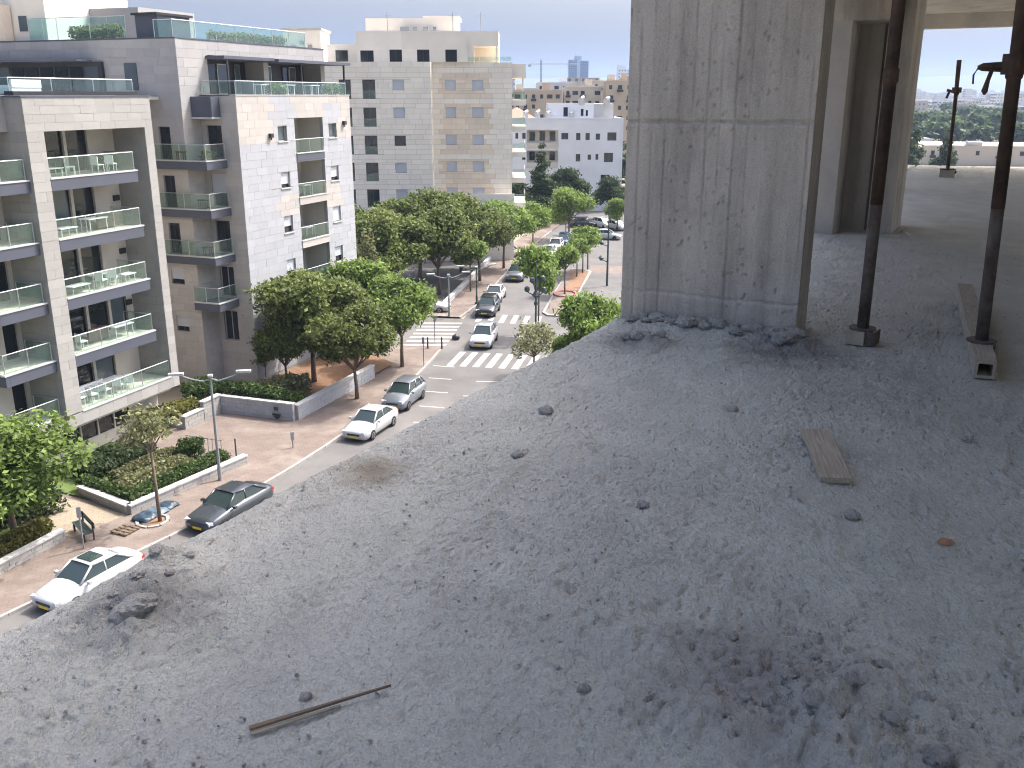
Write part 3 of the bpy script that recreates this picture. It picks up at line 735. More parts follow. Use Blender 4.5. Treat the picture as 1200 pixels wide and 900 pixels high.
# bright side return, then the recessed tan part and the right pier
YR = YC + 2.4
hR = [(118.9,119.5,p,q) for q, p in cl]
wall(C, 'E', -9.7+.0, YC+.05, YR+.02, 0, 23.75, hR, M['joint'], .2)
cladding(C, 'E', -9.7, YC+.0, YR, 0, 23.75, hR, lambda u, z: M['stoneC'], .6, 1.4, .035, gap=.02, each=False, seed=22)
for h in hR: window(C, 'E', -9.7, *h, d=-.12, mull=0)
hT = []
for k, (q, p) in enumerate(cl): hT += [(-8.1,-6.85,p,q),(-4.85,-3.5,p,q)]
wall(C, 'S', YR+.035, -9.7, .0, 7.6, 23.75, hT, M['joint'], .2)
def mC(u, z):
    if u > -2.75 or z > 22.35 or u < -8.75: return M['stoneC']
    return M['stoneC2'] if not (18.95 < z < 19.4 or 12.55 < z < 13.0) else M['stoneC']
cladding(C, 'S', YR+.035, -9.7, .0, 7.6, 23.75, hT, mC, .6, 1.5, .035, gap=.02, each=False, seed=23)
for h in hT: window(C, 'S', YR+.035, *h, d=-.15, mull=1, shutter=.98)
bx = MB(); bx.box(-30,-.05, YR+.5, YC+20, 0, 23.7); bx.box(-30,-9.9,YC+.4,YR+.6,0,23.7); C.add('core', bx, M['stoneC'])
bx = MB(); bx.box(-9.6,.2, YC+.6, YR+.0, 0, 7.5); bx.box(-9.7,.3,YC+.5,YC+.75,7.5,8.3); C.add('podium', bx, M['stoneC'])
# balconies on the street side of C
for k in range(5):
    z = 7.0+3.1*k
    bx = MB(); bx.box(.0,1.7, YR+.6, YR+8.5, z-.65, z); b_ = C.add('balcony', bx, M['stoneC'])
    glass_rail(C, [(.1,YR+.66),(1.62,YR+.66),(1.62,YR+4.5),(1.62,YR+8.4)], z, 1.0, b_)
    window(C, 'E', -.05, YR+1.5, YR+4, z+.05, z+2.2, d=.01, mull=1)
bx = MB(); bx.box(.005,1.7,YR+.6,YR+8.5,22.0,23.6); bx.box(1.2,1.4,YR+.8,YR+1.0,19.4,22.0); C.add('roof_balcony', bx, M['stoneC'])
# set-back penthouse and stair block on the roof
hP = [(-21.2,-19.7,23.8,25.1),(-18.2,-16.6,23.8,25.1),(-14.7,-13.2,23.8,25.2),(-11.4,-9.9,23.8,25.2),(-8.0,-6.6,23.8,25.2)]
wall(C, 'S', YC+2.0, -18.6, -5.3, 23.75, 27.3, hP[1:], M['stoneC'], .2, 'penthouse_wall')
for h in hP[1:]: window(C, 'S', YC+2.0, *h, d=-.15, mull=1)
bx = MB(); bx.box(-18.6,-5.3, YC+2.3, YC+16, 23.75, 27.25); bx.box(-22.5,-18.6,YC+4,YC+16,23.75,25.9); C.add('penthouse', bx, M['stoneC'])
window(C, 'S', YC+3.98, -21.5, -20.0, 23.9, 25.2, d=.0, mull=1)
bx = MB(); bx.box(-5.3,-1.6, YC+2.2, YC+12, 25.6, 27.3); bx.box(-5.3,-4.6,YC+2.2,YC+6,23.75,25.6); bx.box(-5.3,-1.6,YC+6,YC+12,23.75,25.6); bx.box(-1.95,-1.75,YC+2.3,YC+2.5,23.75,25.6); C.add('penthouse_loggia', bx, M['stoneC'])
bx = MB(); bx.box(-18.0,-6.8, YC+6, YC+14, 27.25, 29.0); bx.box(-11.0,-6.5,YC+6.5,YC+13,29.0,29.3); C.add('stair_block', bx, M['stoneC'])
for k, (x, w_) in enumerate(((-13.6,1.1),(-12.0,.5),(-10.8,.6),(-9.6,.4))):
    bx = MB(); bx.box(x,x+w_,YC+4.5,YC+5.5,27.25,27.9); bx.tube([(x+w_/2,YC+4.4,27.6),(x+w_/2,YC+4.45,27.6)], .22, 8); C.add('roof_unit', bx, M['poleg'])
for x in (-15.2,-7.2,-3.8): 
    bx = MB(); bx.tube([(x,YC+5,27.2),(x,YC+5,29.6)], .05, 5); bx.tube([(x-.6,YC+5,29.2),(x+.6,YC+5,29.2)], .035, 4); C.add('antenna', bx, M['poleg'])
glass_rail(C, [(-5.2,YC+.3),(-2.5,YC+.3),(-.1,YC+.3),(-.1,YC+3)], 23.8, .5)

# cream stair tower seen over B's roof (x ~ 350-390)
T = Bld('stair_tower', 'small cream rooftop tower behind the roof terrace of the grey block', 'building', -26, 128, 0.0)
bx = MB(); bx.box(-28.2,-23.6,124,130,0,27.6); T.add('wall', bx, M['stoneC'])
bx = MB(); bx.box(-28.4,-23.4,123.8,130.2,27.6,27.85); T.add('roof', bx, M['lip'])
for (x,z) in ((-27.2,25.4),(-26.2,25.9),(-25.2,25.5),(-24.6,24.6),(-26.6,24.4)):
    bx = MB(); bx.box(x,x+.5,123.7,123.99,z,z+.4); T.add('roof_unit', bx, M['poleg'])

# ------------------------------------------------------------------ building D: white low block at the end of the street
D = Bld('apartment_building', 'white flat-roofed block with dark windows at the end of the street', 'building', 10, 176, 0.0)
YD = 172.0
hD = [(8.7,9.9,12.5,13.6),(11.3,12.05,12.4,13.6),(12.95,13.7,12.4,13.6),(14.75,15.5,12.45,13.5),(16.8,18.4,12.3,13.7),(.6,1.1,12.6,13.6),(1.8,2.4,12.6,13.6),
      (11.3,12.1,8.7,10.0),(13.4,14.0,9.0,9.9),(14.8,15.3,9.0,10.0),(16.3,17.9,8.6,10.2),(1.8,2.4,9.0,10.0),(15.8,17.4,4.6,6.4),(4.5,6,5,6.4),(9,10,5,6.4)]
lo = [(2.6,8.2,11.6,14.1),(2.6,8.2,8.2,10.6)]
wall(D, 'S', YD, -.3, 19.3, 0, 16.0, hD+lo, M['plasterw'], .25)
for h in hD: window(D, 'S', YD, *h, d=-.18, mull=1 if h[1]-h[0] > 1.1 else 0)
for k, (a,b,p,q) in enumerate(lo):
    bx = MB(); bx.quad((a,YD+2,p),(b,YD+2,p),(b,YD+2,q),(a,YD+2,q)); bx.quad((a,YD+.2,p),(b,YD+.2,p),(b,YD+2,p),(a,YD+2,p)); bx.quad((a,YD+.2,q),(a,YD+2,q),(b,YD+2,q),(b,YD+.2,q)); D.add('loggia', bx, M['plaster'])
    bx = MB(); bx.box(a,b,YD-.12,YD+.05,p-.6,p+.35); D.add('parapet', bx, M['plaster'])
    for i in range(3): window(D, 'S', YD+2, a+.5+1.8*i, a+1.5+1.8*i, p+.6, q-.3, d=.01, mull=0)
bx = MB(); bx.box(-.3,19.3,YD+2.1,YD+14,0,15.7); D.add('core', bx, M['plasterw'])
bx = MB(); bx.box(19.3,19.55,YD-.1,YD+14,0,16.1); bx.box(-.35,19.3,YD-.08,YD+.3,16.002,16.15); D.add('coping', bx, M['plasterw'])
hU = [(9.2,10.0,16.3,17.9),(12.3,12.8,16.4,17.6),(13.2,13.6,16.4,17.4)]
wall(D, 'S', YD+4, 6.4, 14.6, 15.7, 18.6, hU, M['plasterw'], .2, 'penthouse_wall')
for h in hU: window(D, 'S', YD+4, *h, d=-.15, mull=0)
bx = MB(); bx.box(6.4,14.6,YD+4.3,YD+12,15.7,18.55); bx.box(14.6,18.2,YD+4.6,YD+12,15.7,18.5); D.add('penthouse', bx, M['lip'])
for i, (x, z) in enumerate(((2.0,16.2),(4.1,16.2),(6.0,16.1),(12.0,18.6),(16.5,18.5),(10.2,16.0))):
    bx = MB(); bx.box(x,x+.9,YD+3.2,YD+4.0-.05 if z < 17 else YD+6,z-.3,z+.8); bx.tube([(x+.2,YD+3.3,z+.75),(x+.8,YD+3.8,z+1.1)], .3, 8); D.add('water_heater', bx, M['lip'])
# small red-roofed house left of D
Hh = Bld('house', 'small house with pink tiled roof beyond the cream block', 'house', 0, 205, 0.0)
bx = MB(); bx.box(-2.5,4.5,202,209,0,15.3); Hh.add('wall', bx, M['plaster'])
bx = MB(); bx.v += [(-3,201.5,15.3),(5,201.5,15.3),(5,209.5,15.3),(-3,209.5,15.3),(1,205.5,17.6)]; bx.f += [(0,1,4),(1,2,4),(2,3,4),(3,0,4)]; bx.m += [0]*4; Hh.add('roof', bx, mat('roof_tile', (.46,.26,.19), .9, .15, 2))

# ------------------------------------------------------------------ middle-distance blocks
FARM = [mat('block_beige', (.52,.42,.31), .9, .08, .05), mat('block_tan', (.47,.37,.28), .9, .08, .05), mat('block_cream', (.58,.51,.42), .9, .08, .05), mat('block_white', (.62,.62,.62), .9, .05, .05)]
def block(name, label, x0, x1, y, dep, h, m, floors=None, cw=2.6, cat='building', group=None, rot=0.0, y2=None):
    cx = (x0+x1)/2; o = thing(name, label, cat, (cx,y,0), rot, group); w = (x1-x0)/2
    b = MB(); b.box(-w,w,0,dep,0,h); b.box(-w+1,w-1,1,dep-1,h,h+.5); b.build('wall', m, o)
    b = MB(); b.box(-w-.1,w+.1,-.1,.25,h+.01,h+.35); b.box(w*.2,w*.55,dep*.3,dep*.6,h+.5,h+2.6); b.build('parapet', m, o)
    rr = random.Random(int(x0*13+y)); fl = floors or int(h/3.1); g = MB(); n = max(2, int((x1-x0)/cw))
    for f in range(fl):
        for i in range(n):
            if rr.random() < .12: continue
            u = -w + (x1-x0)*(i+.5)/n; ww = rr.choice((.5,.65,.9)); z = h-2.3-3.1*f
            if z < .5: continue
            g.box(u-ww,u+ww,-.04,.06,z,z+1.25)
            if rr.random() < .3: g.box(u-ww-.3,u+ww+.3,-1.1,-.04,z-.8,z-.1)
    tag(g.build('window_grid', M['dark'], o), kind='stuff')
    return o
mid = [
 (0.5,16,318,'beige block of flats in the far row, left end beside the cream block'),(17,29,322,'beige block of flats in the far row, second from the left'),
 (29.6,38.5,312,'tall beige block of flats in the far row, beside the concrete column'),(39,52,330,'beige block of flats in the far row mostly hidden by the concrete column')]
for i, (x0,x1,y,lab) in enumerate(mid): block('apartment_building', lab, x0, x1, y, 12, (21.2,22.3,24.0,22.5)[i], FARM[(0,2,0,1)[i]], 6, 2.4)
mid2 = [(-8,8,390,21.5,'cream block peeking out in the second far row, left end'),(10,26,400,24.5,'pale block in the second far row, under the crane'),(28,44,385,25,'cream block in the second far row, below the blue tower'),(46,66,410,27,'pale block in the second far row, right end')]
for i, (x0,x1,y,h,lab) in enumerate(mid2): block('apartment_building', lab, x0, x1, y, 14, h, FARM[(2,3,2,1)[i]], 7, 2.8)
# blue office tower and construction crane on the skyline
bt = thing('office_tower', 'blue glass office tower on the skyline', 'tower', (107,1600,0))
b = MB(); b.box(-16,-2.5,0,25,0,74); b.box(2.5,16,2,25,0,72.5); b.build('wall', mat('tower_blue', (.12,.2,.33), .3, .1, .1), bt)
b = MB(); b.box(-2.5,2.5,-.6,25,0,76); b.box(-6,5,6,20,74,80); b.tube([(-4,12,80),(-4,12,86)], .5, 5); b.build('core', mat('tower_pale', (.3,.4,.52), .5), bt)
for k in range(20):
    g = MB()
    for xa in (-15.6,3.2):
        for i in range(4): g.box(xa+3.15*i, xa+3.15*i+2.7, -.35 if xa < 0 else 1.65, .0 if xa < 0 else 2.0, 8+3.2*k, 8+3.2*k+2.2)
    tag(g.build('window_row', mat('tower_glass', (.06,.13,.26), .15) if k == 0 else bpy.data.materials['tower_glass'], bt), kind='stuff')
crn = thing('tower_crane', 'pale construction tower crane on the skyline', 'crane', (38,1300,0))
b = MB()
for dx in (-.9,.9):
    for dy in (-.9,.9): b.tube([(dx,dy,0),(dx,dy,64)], .28, 4)
for k in range(21): b.tube([(-.9,-.9,3*k),(.9,-.9,3*k+3)], .18, 4); b.tube([(.9,.9,3*k),(-.9,.9,3*k+3)], .18, 4)
b.build('mast', M['rust'], crn)
b = MB()
for dz in (0,1.6): b.tube([(-16,0,58+dz),(48,0,58+dz*.7)], .2, 4)
for k in range(16): b.tube([(-16+4*k,0,58),(-14+4*k,0,59.4)], .12, 4)
b.tube([(0,0,66),(30,0,59)], .1, 4); b.tube([(0,0,66),(-14,0,59.5)], .1, 4); b.build('jib', M['poleg'], crn)
b = MB(); b.box(-17,-13,-1,1,55,58); b.build('counterweight', M['poleg'], crn)
# grey towers at the column's edge and on the right skyline
for i, (x,y,w_,h,lab) in enumerate(((262,2300,34,78,'hazy grey tower beside the concrete column on the skyline'),(770,3000,60,105,'hazy grey tower cluster block on the right skyline, left one'),(850,3000,70,120,'hazy grey tower cluster block on the right skyline, middle one'),(935,3000,55,112,'hazy grey tower cluster block on the right skyline, right one'))):
    o = thing('skyline_tower', lab, 'tower', (x,y,0)); b = MB(); b.box(-w_/2,w_/2,0,40,0,h); b.box(-w_/2,0,0,30,h,h*1.1); b.build('wall', FARM[3], o)
    g = MB()
    for k in range(int(h/7)):
        for j in range(5): g.box(-w_/2+w_*(j+.2)/5,-w_/2+w_*(j+.75)/5,-.4,.2,k*7+2,k*7+5.5)
    tag(g.build('window_grid', M['fascia'], o), kind='stuff')
# the city mass beyond
rng = np.random.default_rng(7); cm = {i: MB() for i in range(4)}
for k in range(3400):
    d = 430 + 4800*rng.random()**1.35; az = R(-36 + 72*rng.random()); x, y = d*math.sin(az), d*math.cos(az)
    if d < 900 and 6 < math.degrees(az) < 40 and False: continue
    if math.degrees(az) > 17 and d < 700: continue
    w_ = rng.uniform(5,16)*(1+d/4000); dp = rng.uniform(8,16); h = rng.uniform(5,17) + (rng.random() < .06)*rng.uniform(6,16) + max(0,d-1500)*.006
    cm[int(rng.integers(0,4))].box(x-w_/2,x+w_/2,y,y+dp,0,h)
def citymat(i):
    m = mat('city_wall_%d' % i, ((.5,.46,.4),(.58,.54,.48),(.46,.4,.34),(.62,.61,.59))[i], .9, .08, .02, isl=.18)
    nt = m.node_tree; L = nt.links; b = nt.nodes['Principled BSDF']; old = b.inputs['Base Color'].links[0].from_node
    g = nset(nt, 'ShaderNodeNewGeometry'); sx = nset(nt, 'ShaderNodeSeparateXYZ'); L.new(g.outputs['Position'], sx.inputs[0])
    cb = nset(nt, 'ShaderNodeCombineXYZ'); L.new(sx.outputs['X'], cb.inputs[0]); L.new(sx.outputs['Z'], cb.inputs[1])
    br = nset(nt, 'ShaderNodeTexBrick', Scale=1.0, offset=0.0); br.inputs['Brick Width'].default_value = 3.0; br.inputs['Row Height'].default_value = 3.1; br.inputs['Mortar Size'].default_value = .95; br.inputs['Mortar Smooth'].default_value = 0
    br.inputs['Color1'].default_value = (.12,.12,.13,1); br.inputs['Color2'].default_value = (.2,.2,.2,1)
    c = old.inputs[0].links[0].from_socket
    L.new(cb.outputs[0], br.inputs['Vector']); L.new(c, br.inputs['Mortar'])
    sn = nset(nt, 'ShaderNodeSeparateXYZ'); L.new(g.outputs['Normal'], sn.inputs[0])
    gt = nset(nt, 'ShaderNodeMath', operation='GREATER_THAN'); gt.inputs[1].default_value = .5; L.new(sn.outputs['Z'], gt.inputs[0])
    mx = nset(nt, 'ShaderNodeMix', data_type='RGBA'); L.new(gt.outputs[0], mx.inputs[0]); L.new(br.outputs['Color'], mx.inputs[6]); mx.inputs[7].default_value = (.55,.54,.52,1)
    L.new(mx.outputs[2], old.inputs[0])
    return m
for i in range(4):
    tag(cm[i].build('far_city', citymat(i)), 'mass of pale low buildings of the far city', 'city', kind='stuff')
# hills on the horizon
hx = np.linspace(-5200,5200,120); hy = np.array([7000,7600,8300,9000])
P = np.zeros((4,120,3)); 
for j in range(4):
    P[j,:,0] = hx; P[j,:,1] = hy[j]
    P[j,:,2] = (0, 60, 1, .8)[j] if j in (0,) else (110 + 60*fbm(hx/1500, hx*0+j, 5) + 40*np.clip(hx/5000,0,1))*(0,.55,1,.9)[j]
structure(obj('hills', grid_mesh('hills', P, mat('hill', (.16,.17,.13), .95, .2, .003))))

# ------------------------------------------------------------------ trees
def crown_quads(seed, lobes, n_clump, per, leaf, spread, up=.35, aspect=.55):
    g = np.random.default_rng(seed); L = np.array(lobes); w = L[:,3]**2; w /= w.sum()
    li = g.choice(len(L), n_clump, p=w); d = g.normal(size=(n_clump,3)); d /= np.linalg.norm(d, axis=1)[:,None]
    rr = L[li,3]*g.uniform(.55,1.04,n_clump)**.8
    c = L[li,:3] + d*rr[:,None]*np.array([1,1,.82])
    c = np.repeat(c, per, 0); dd = np.repeat(d, per, 0); n = len(c)
    p = c + g.normal(size=(n,3))*spread*np.array([1,1,.6])
    nrm = dd*.6 + g.normal(size=(n,3))*.7 + np.array([0,0,up]); nrm /= np.linalg.norm(nrm, axis=1)[:,None]
    a = np.cross(nrm, g.normal(size=(n,3))); a /= np.linalg.norm(a, axis=1)[:,None]; b = np.cross(nrm, a)
    s = leaf*g.uniform(.6,1.35,n)[:,None]
    return np.stack([p-a*s, p-b*s*aspect, p+a*s, p+b*s*aspect], 1)
def lobes_for(seed, r, h, z0, n):
    g = random.Random(seed); out = [(0,0,z0+h*.55,r*.55)]
    for k in range(n):
        a = 2*math.pi*(k+g.random()*.6)/n; q = r*g.uniform(.42,.68); out.append((q*math.cos(a), q*math.sin(a), z0+h*g.uniform(.25,.8), r*g.uniform(.28,.46)))
    for k in range(2): out.append((g.uniform(-.3,.3)*r, g.uniform(-.3,.3)*r, z0+h*.82, r*.34))
    return out
def trunk_mb(seed, lobes, z0, r0, lean=0.0):
    g = random.Random(seed); mb = MB(); top = Vector((lean, g.uniform(-.1,.1), z0))
    mb.tube([(0,0,-.1),(lean*.3,0,z0*.45),tuple(top)], [r0*1.25,r0,r0*.8], 8)
    for (x,y,z,r) in lobes:
        m = top.lerp(Vector((x,y,z)), .5) + Vector((0,0,-.12*r)); mb.tube([tuple(top),tuple(m),(x,y,z)], [r0*.6,r0*.36,r0*.12], 6, cap=False)
    return mb
TK = {}
def tree_kind(key, seed, r, h, z0, n, n_clump, per, leaf, spread, m, r0=.14, lean=0.0, lobes=None, up=.35):
    lb = lobes or lobes_for(seed, r, h, z0, n)
    TK[key] = (trunk_mb(seed, lb, z0, r0, lean).mesh('trunk', M['tree_trunk'], True), quads_mesh('crown', crown_quads(seed, lb, n_clump, per, leaf, spread, up), m))
tree_kind('broad', 1, 4.0, 5.6, 2.4, 8, 620, 26, .17, .34, M['leafA'], .17)
tree_kind('broad2', 2, 3.6, 5.2, 2.3, 7, 560, 26, .17, .32, M['leafA'], .15)
tree_kind('bright', 3, 3.2, 4.4, 2.4, 7, 480, 24, .16, .30, M['leafB'], .13)
tree_kind('street', 4, 1.6, 2.2, 2.2, 6, 170, 24, .12, .20, M['leafB'], .07)
tree_kind('street2', 5, 1.5, 2.0, 2.3, 5, 150, 24, .12, .20, M['leafB'], .07)
tree_kind('sparse', 6, 1.5, 2.2, 3.6, 6, 46, 18, .13, .24, M['leafO'], .08)
tree_kind('olive', 7, 2.1, 2.6, 1.6, 7, 90, 20, .12, .26, M['leafO'], .08)
tree_kind('dark', 8, 3.0, 5.5, 2.0, 7, 420, 24, .2, .34, M['leafC'], .15)
con = [(0.18*math.sin(k*2.4)*(8-k), .18*math.cos(k*2.4)*(8-k), 1.8+k*1.15, 2.1*(1-k/9.5)) for k in range(9)]
tree_kind('conifer', 9, 2, 10, 1.5, 0, 420, 24, .2, .26, M['leafC'], .14, lobes=con)
tree_kind('small', 10, .75, 1.3, 1.0, 4, 40, 20, .1, .14, M['leafB'], .04)
tree_kind('frond', 11, 3.3, 3.6, 2.2, 8, 430, 26, .15, .30, M['leafB'], .15, up=.9)
def tree(name, kind, label, x, y, z=0.0, sc=1.0, rz=0.0, group=None, szz=None):
    o = thing(name, label, 'tree', (x,y,z), rz, group, (sc,sc,szz or sc))
    obj('trunk', TK[kind][0], o); obj('crown', TK[kind][1], o)
    return o
TG = 'street trees'
tree('broadleaf_tree', 'broad', 'big round green tree behind the white garden wall, in front of the white block', -14.2, 65.0, .3, 1.0, .4, TG)
tree('broadleaf_tree', 'broad2', 'green pavement tree beside the white parked sedan', -10.6, 61.6, .1, .88, 2.0, TG)
tree('broadleaf_tree', 'broad2', 'green tree close to the white block, left of the big round tree', -15.9, 64.0, .3, .62, 1.1, TG)
tree('broadleaf_tree', 'bright', 'bright green pavement tree before the side street crossing', -8.4, 69.6, .1, .98, .9, TG)
tree('broadleaf_tree', 'bright', 'bright green tree between the white block and the side street', -12.2, 74.0, 0, 1.1, 3.9, TG)
tree('small_tree', 'small', 'small young tree in front of the corner of the white block', -17.6, 64.8, .3, 1.1, 0, TG)
for i, (x,y,k,s_,rz,lab) in enumerate((
   (-12.5,94,'broad',1.15,.2,'large dark tree in the court, against the cream block at left'),
   (-7.6,97.5,'broad2',1.2,1.4,'large tree in the court, right behind the double-armed lamps'),
   (-10.2,104,'broad',1.25,2.6,'tall tree in the court, highest against the cream block'),
   (-16.4,101,'broad2',1.1,4.2,'tree in the court next to the white block edge'),
   (-3.6,104.5,'broad',1.0,5.1,'round tree above the parked black hatchback row'),
   (-6.0,110.5,'broad2',1.2,.8,'tree at the back of the court below the cream terrace'),
   (-1.0,112.5,'bright',1.15,1.9,'light green tree under the right corner of the cream block'),
   (-15.0,90.0,'bright',.9,2.9,'bright green tree at the left mouth of the side street'))):
    tree('broadleaf_tree', k, lab, x, y, 0, s_, rz, TG)
tree('street_tree', 'street', 'little pavement tree in front of the court, beside the black car', -4.4, 98.6, .1, 1.25, .3, TG)
tree('broadleaf_tree', 'bright', 'bright green tree left of the far parked cars', 2.8, 127.5, .1, .88, .5, TG)
tree('broadleaf_tree', 'bright', 'bright lime tree at the far end of the parked cars', 8.2, 136.5, .1, 1.05, 2.2, TG)
tree('broadleaf_tree', 'bright', 'light tree at the street end beside the concrete column', 16.2, 146, .1, .7, 3.0, TG)
tree('conifer', 'conifer', 'tall dark conifer in front of the white low block', 4.6, 152, 0, 1.12, 0, TG)
tree('broadleaf_tree', 'dark', 'dark tree left of the tall conifer', 1.2, 150, 0, .95, 1, TG)
tree('broadleaf_tree', 'dark', 'dark tree right of the tall conifer', 9.6, 158, 0, 1.15, 2, TG)
tree('broadleaf_tree', 'dark', 'dark tree under the right windows of the white low block', 16.4, 160, 0, .95, 3, TG)
tree('broadleaf_tree', 'dark', 'dark tree below the loggias of the white low block', 6.8, 160, 0, 1.0, 4, TG)
for i, (x,y,k,s_,lab) in enumerate(((5.5,97.3,'street',1.12,'young tree in the red ring on the traffic island'),(7.4,106.8,'street2',1.0,'middle young tree on the traffic island'),(8.25,109.4,'street2',1.05,'thin young tree at the far end of the traffic island'),(9.0,111.6,'street',1.15,'farthest young tree at the tip of the traffic island'))):
    tree('street_tree', k, lab, x, y, .14, s_, i*1.3, TG)
tree('street_tree', 'street', 'young tree whose crown rises above the ornate lamp post', 2.3, 80.2, 0, 1.22, 2.2, TG, 1.72)
tree('broadleaf_tree', 'bright', 'bright leafy tree rising over the slab edge left of the concrete column', 5.5, 61.0, 0, .86, 1.2, TG, 1.06)
tree('broadleaf_tree', 'bright', 'bright green bush of leaves low over the slab edge beside the sparse shrub', 3.7, 62.5, 0, .42, 2.2, TG, .62)
tree('sparse_tree', 'olive', 'sparse olive-green shrub tree in front of the zebra crossing', 1.6, 67.0, 0, 1.0, .6, TG)
tree('sparse_tree', 'sparse', 'thin sparse tree in the pavement beside the blue heap', -17.15, 42.1, .12, 1.0, 1.0, TG)
tree('broadleaf_tree', 'frond', 'feathery bright green tree at the left edge', -22.9, 39.6, .2, 1.0, .7, TG)
tree('broadleaf_tree', 'frond', 'feathery dark-shaded tree at the left edge, nearest the hedge', -23.6, 35.4, .2, .72, 3.7, TG)

# hedges and shrubs
def hedge(name, label, pts, h, w, z0, m, n, leaf=.1, cat='hedge', seed=1):
    g = np.random.default_rng(seed); pts = [Vector(p) for p in pts]; c = pts[0]; V = []
    segs = [(a,b,(b-a).length) for a, b in zip(pts, pts[1:])]; S = sum(s[2] for s in segs)
    t = g.random(n)*S; P = np.zeros((n,3))
    for i in range(n):
        d = t[i]
        for a, b, l in segs:
            if d <= l: break
            d -= l
        p = a + (b-a)*min(d/l,1); nn = Vector((-(b-a).y, (b-a).x, 0)).normalized()
        hh = h*(.8+.35*vnoise(np.array([t[i]*1.3]), np.array([.5]), seed)[0]); u = g.uniform(-1,1)
        P[i] = tuple(p + nn*u*w/2 + Vector((0,0,g.random()**.6*hh*(1-.3*abs(u)))))
    nrm = g.normal(size=(n,3))*.8 + np.array([0,0,.5]); nrm /= np.linalg.norm(nrm, axis=1)[:,None]
    a_ = np.cross(nrm, g.normal(size=(n,3))); a_ /= np.linalg.norm(a_, axis=1)[:,None]; b_ = np.cross(nrm, a_); s = leaf*g.uniform(.6,1.4,n)[:,None]
    Q = np.stack([P-a_*s, P-b_*s*.6, P+a_*s, P+b_*s*.6], 1) - np.array([c.x,c.y,0])
    o = thing(name, label, cat, (c.x,c.y,z0)); obj('foliage', quads_mesh('foliage', Q, m), o)
    st = MB()
    for a, b, l in segs:
        for k in range(max(2,int(l))):
            p = a + (b-a)*((k+.5)/max(2,int(l))) - c; st.tube([(p.x,p.y,-.1),(p.x+.05,p.y,h*.4),(p.x-.06,p.y+.04,h*.7)], [.04,.03,.012], 5)
    tag(st.build('stem', M['tree_trunk'], o), kind='stuff')
    return o
hedge('hedge', 'yellow-green hedge on the low garden wall at the left edge', [SX(-34.8,22), SX(-34.8,29.9)], .95, 1.1, .35, M['leafY'], 5200, .1)
hedge('hedge', 'dark green hedge along the low garden wall of the beige block', [SX(-33.7,33.8), SX(-33.0,40.7)], .85, 1.1, .25, M['leafH'], 5600, .09, seed=2)
hedge('hedge', 'dark hedge along the left return of the garden wall', [SX(-33.9,34.2), SX(-37.6,34.9)], .8, .8, .25, M['leafH'], 2400, .09, seed=3)
hedge('hedge', 'second green hedge behind the front hedge, below the ground-floor windows', [SX(-36.6,36), SX(-36.2,40.4)], .7, .9, .25, M['leafO'], 2400, .09, seed=4)
hedge('shrub', 'bushy green shrub at the end of the front hedge by the pillar', [SX(-35.6,40.0), SX(-34.4,40.7)], 1.3, 1.2, .25, M['leafH'], 1400, .09, 'shrub', seed=5)
hedge('hedge', 'dark clipped hedge on top of the white garden wall', [SX(-41.6,49.1), SX(-34.6,49.1)], 1.15, 1.3, .9, M['leafH'], 5200, .1, seed=6)
hedge('shrub', 'yellow-green shrubs behind the stepped wall', [SX(-40.6,43.0), SX(-39.8,46.6)], 1.0, 1.7, .6, M['leafY'], 2600, .1, 'shrub', seed=7)
hedge('shrub', 'dark green shrub beside the beige block corner behind the stepped wall', [SX(-40.8,47.0), SX(-39.8,48.6)], 1.4, 1.6, .9, M['leafH'], 1900, .1, 'shrub', seed=8)
hedge('shrub', 'olive shrubs under the big round tree', [SX(-38.0,50.6), SX(-35.2,53.0)], 1.6, 1.8, .3, M['leafO'], 2600, .1, 'shrub', seed=9)
hedge('shrub', 'low reddish-green bush behind the white garden wall', [SX(-36.5,50.2), SX(-34.4,51)], .9, 1.2, .3, M['leafB'], 1300, .1, 'shrub', seed=10)
hedge('hedge', 'dark hedge bordering the court behind the side street', [Vector((-16,89.2,0)), Vector((-7.2,89.6,0))], 1.4, 1.4, 0, M['leafC'], 3600, .14, seed=11)
hedge('planter_shrub', 'green roof planter behind the glass railing', [SX(-53.2,54.0), SX(-49.0,54.0)], 1.1, .9, 23.5, M['leafO'], 1700, .11, 'plants', seed=12)
hedge('planter_shrub', 'long planting behind the roof glass above the terrace', [SX(-44.2,57.2), SX(-44.2,66)], .85, .9, 23.5, M['leafO'], 2300, .1, 'plants', seed=13)
hedge('planter_shrub', 'terrace plants behind the glass of the white block', [SX(-41.0,59), SX(-40.9,60.6)], .9, .8, 20.0, M['leafA'], 700, .1, 'plants', seed=14)
hedge('planter_shrub', 'terrace plants at the right end of the white block terrace', [SX(-40.8,66), SX(-40.7,68)], .9, .7, 20.0, M['leafA'], 700, .1, 'plants', seed=15)
hedge('planter_shrub', 'dark potted plants on the top balcony of the beige block', [SX(-42.0,43.2), SX(-41.7,44.4)], .9, .6, lv(4), M['leafC'], 500, .1, 'plants', seed=16)
hedge('planter_shrub', 'leafy pots on the highest corner balcony of the white block', [SX(-41.6,51.95), SX(-41.6,53.2)], .7, .5, lv(4), M['leafO'], 500, .09, 'plants', seed=17)
hedge('shrub', 'dark leafy shrubs filling the garden before the ground-floor windows', [SX(-38.6,35.6), SX(-38.2,40.2)], 1.1, 2.2, .2, M['leafC'], 4200, .12, 'shrub', seed=21)
hedge('shrub', 'pale variegated shrubs between the two garden hedges', [SX(-35.2,35.0), SX(-34.6,39.4)], .75, 1.5, .2, M['leafO'], 3000, .1, 'shrub', seed=22)
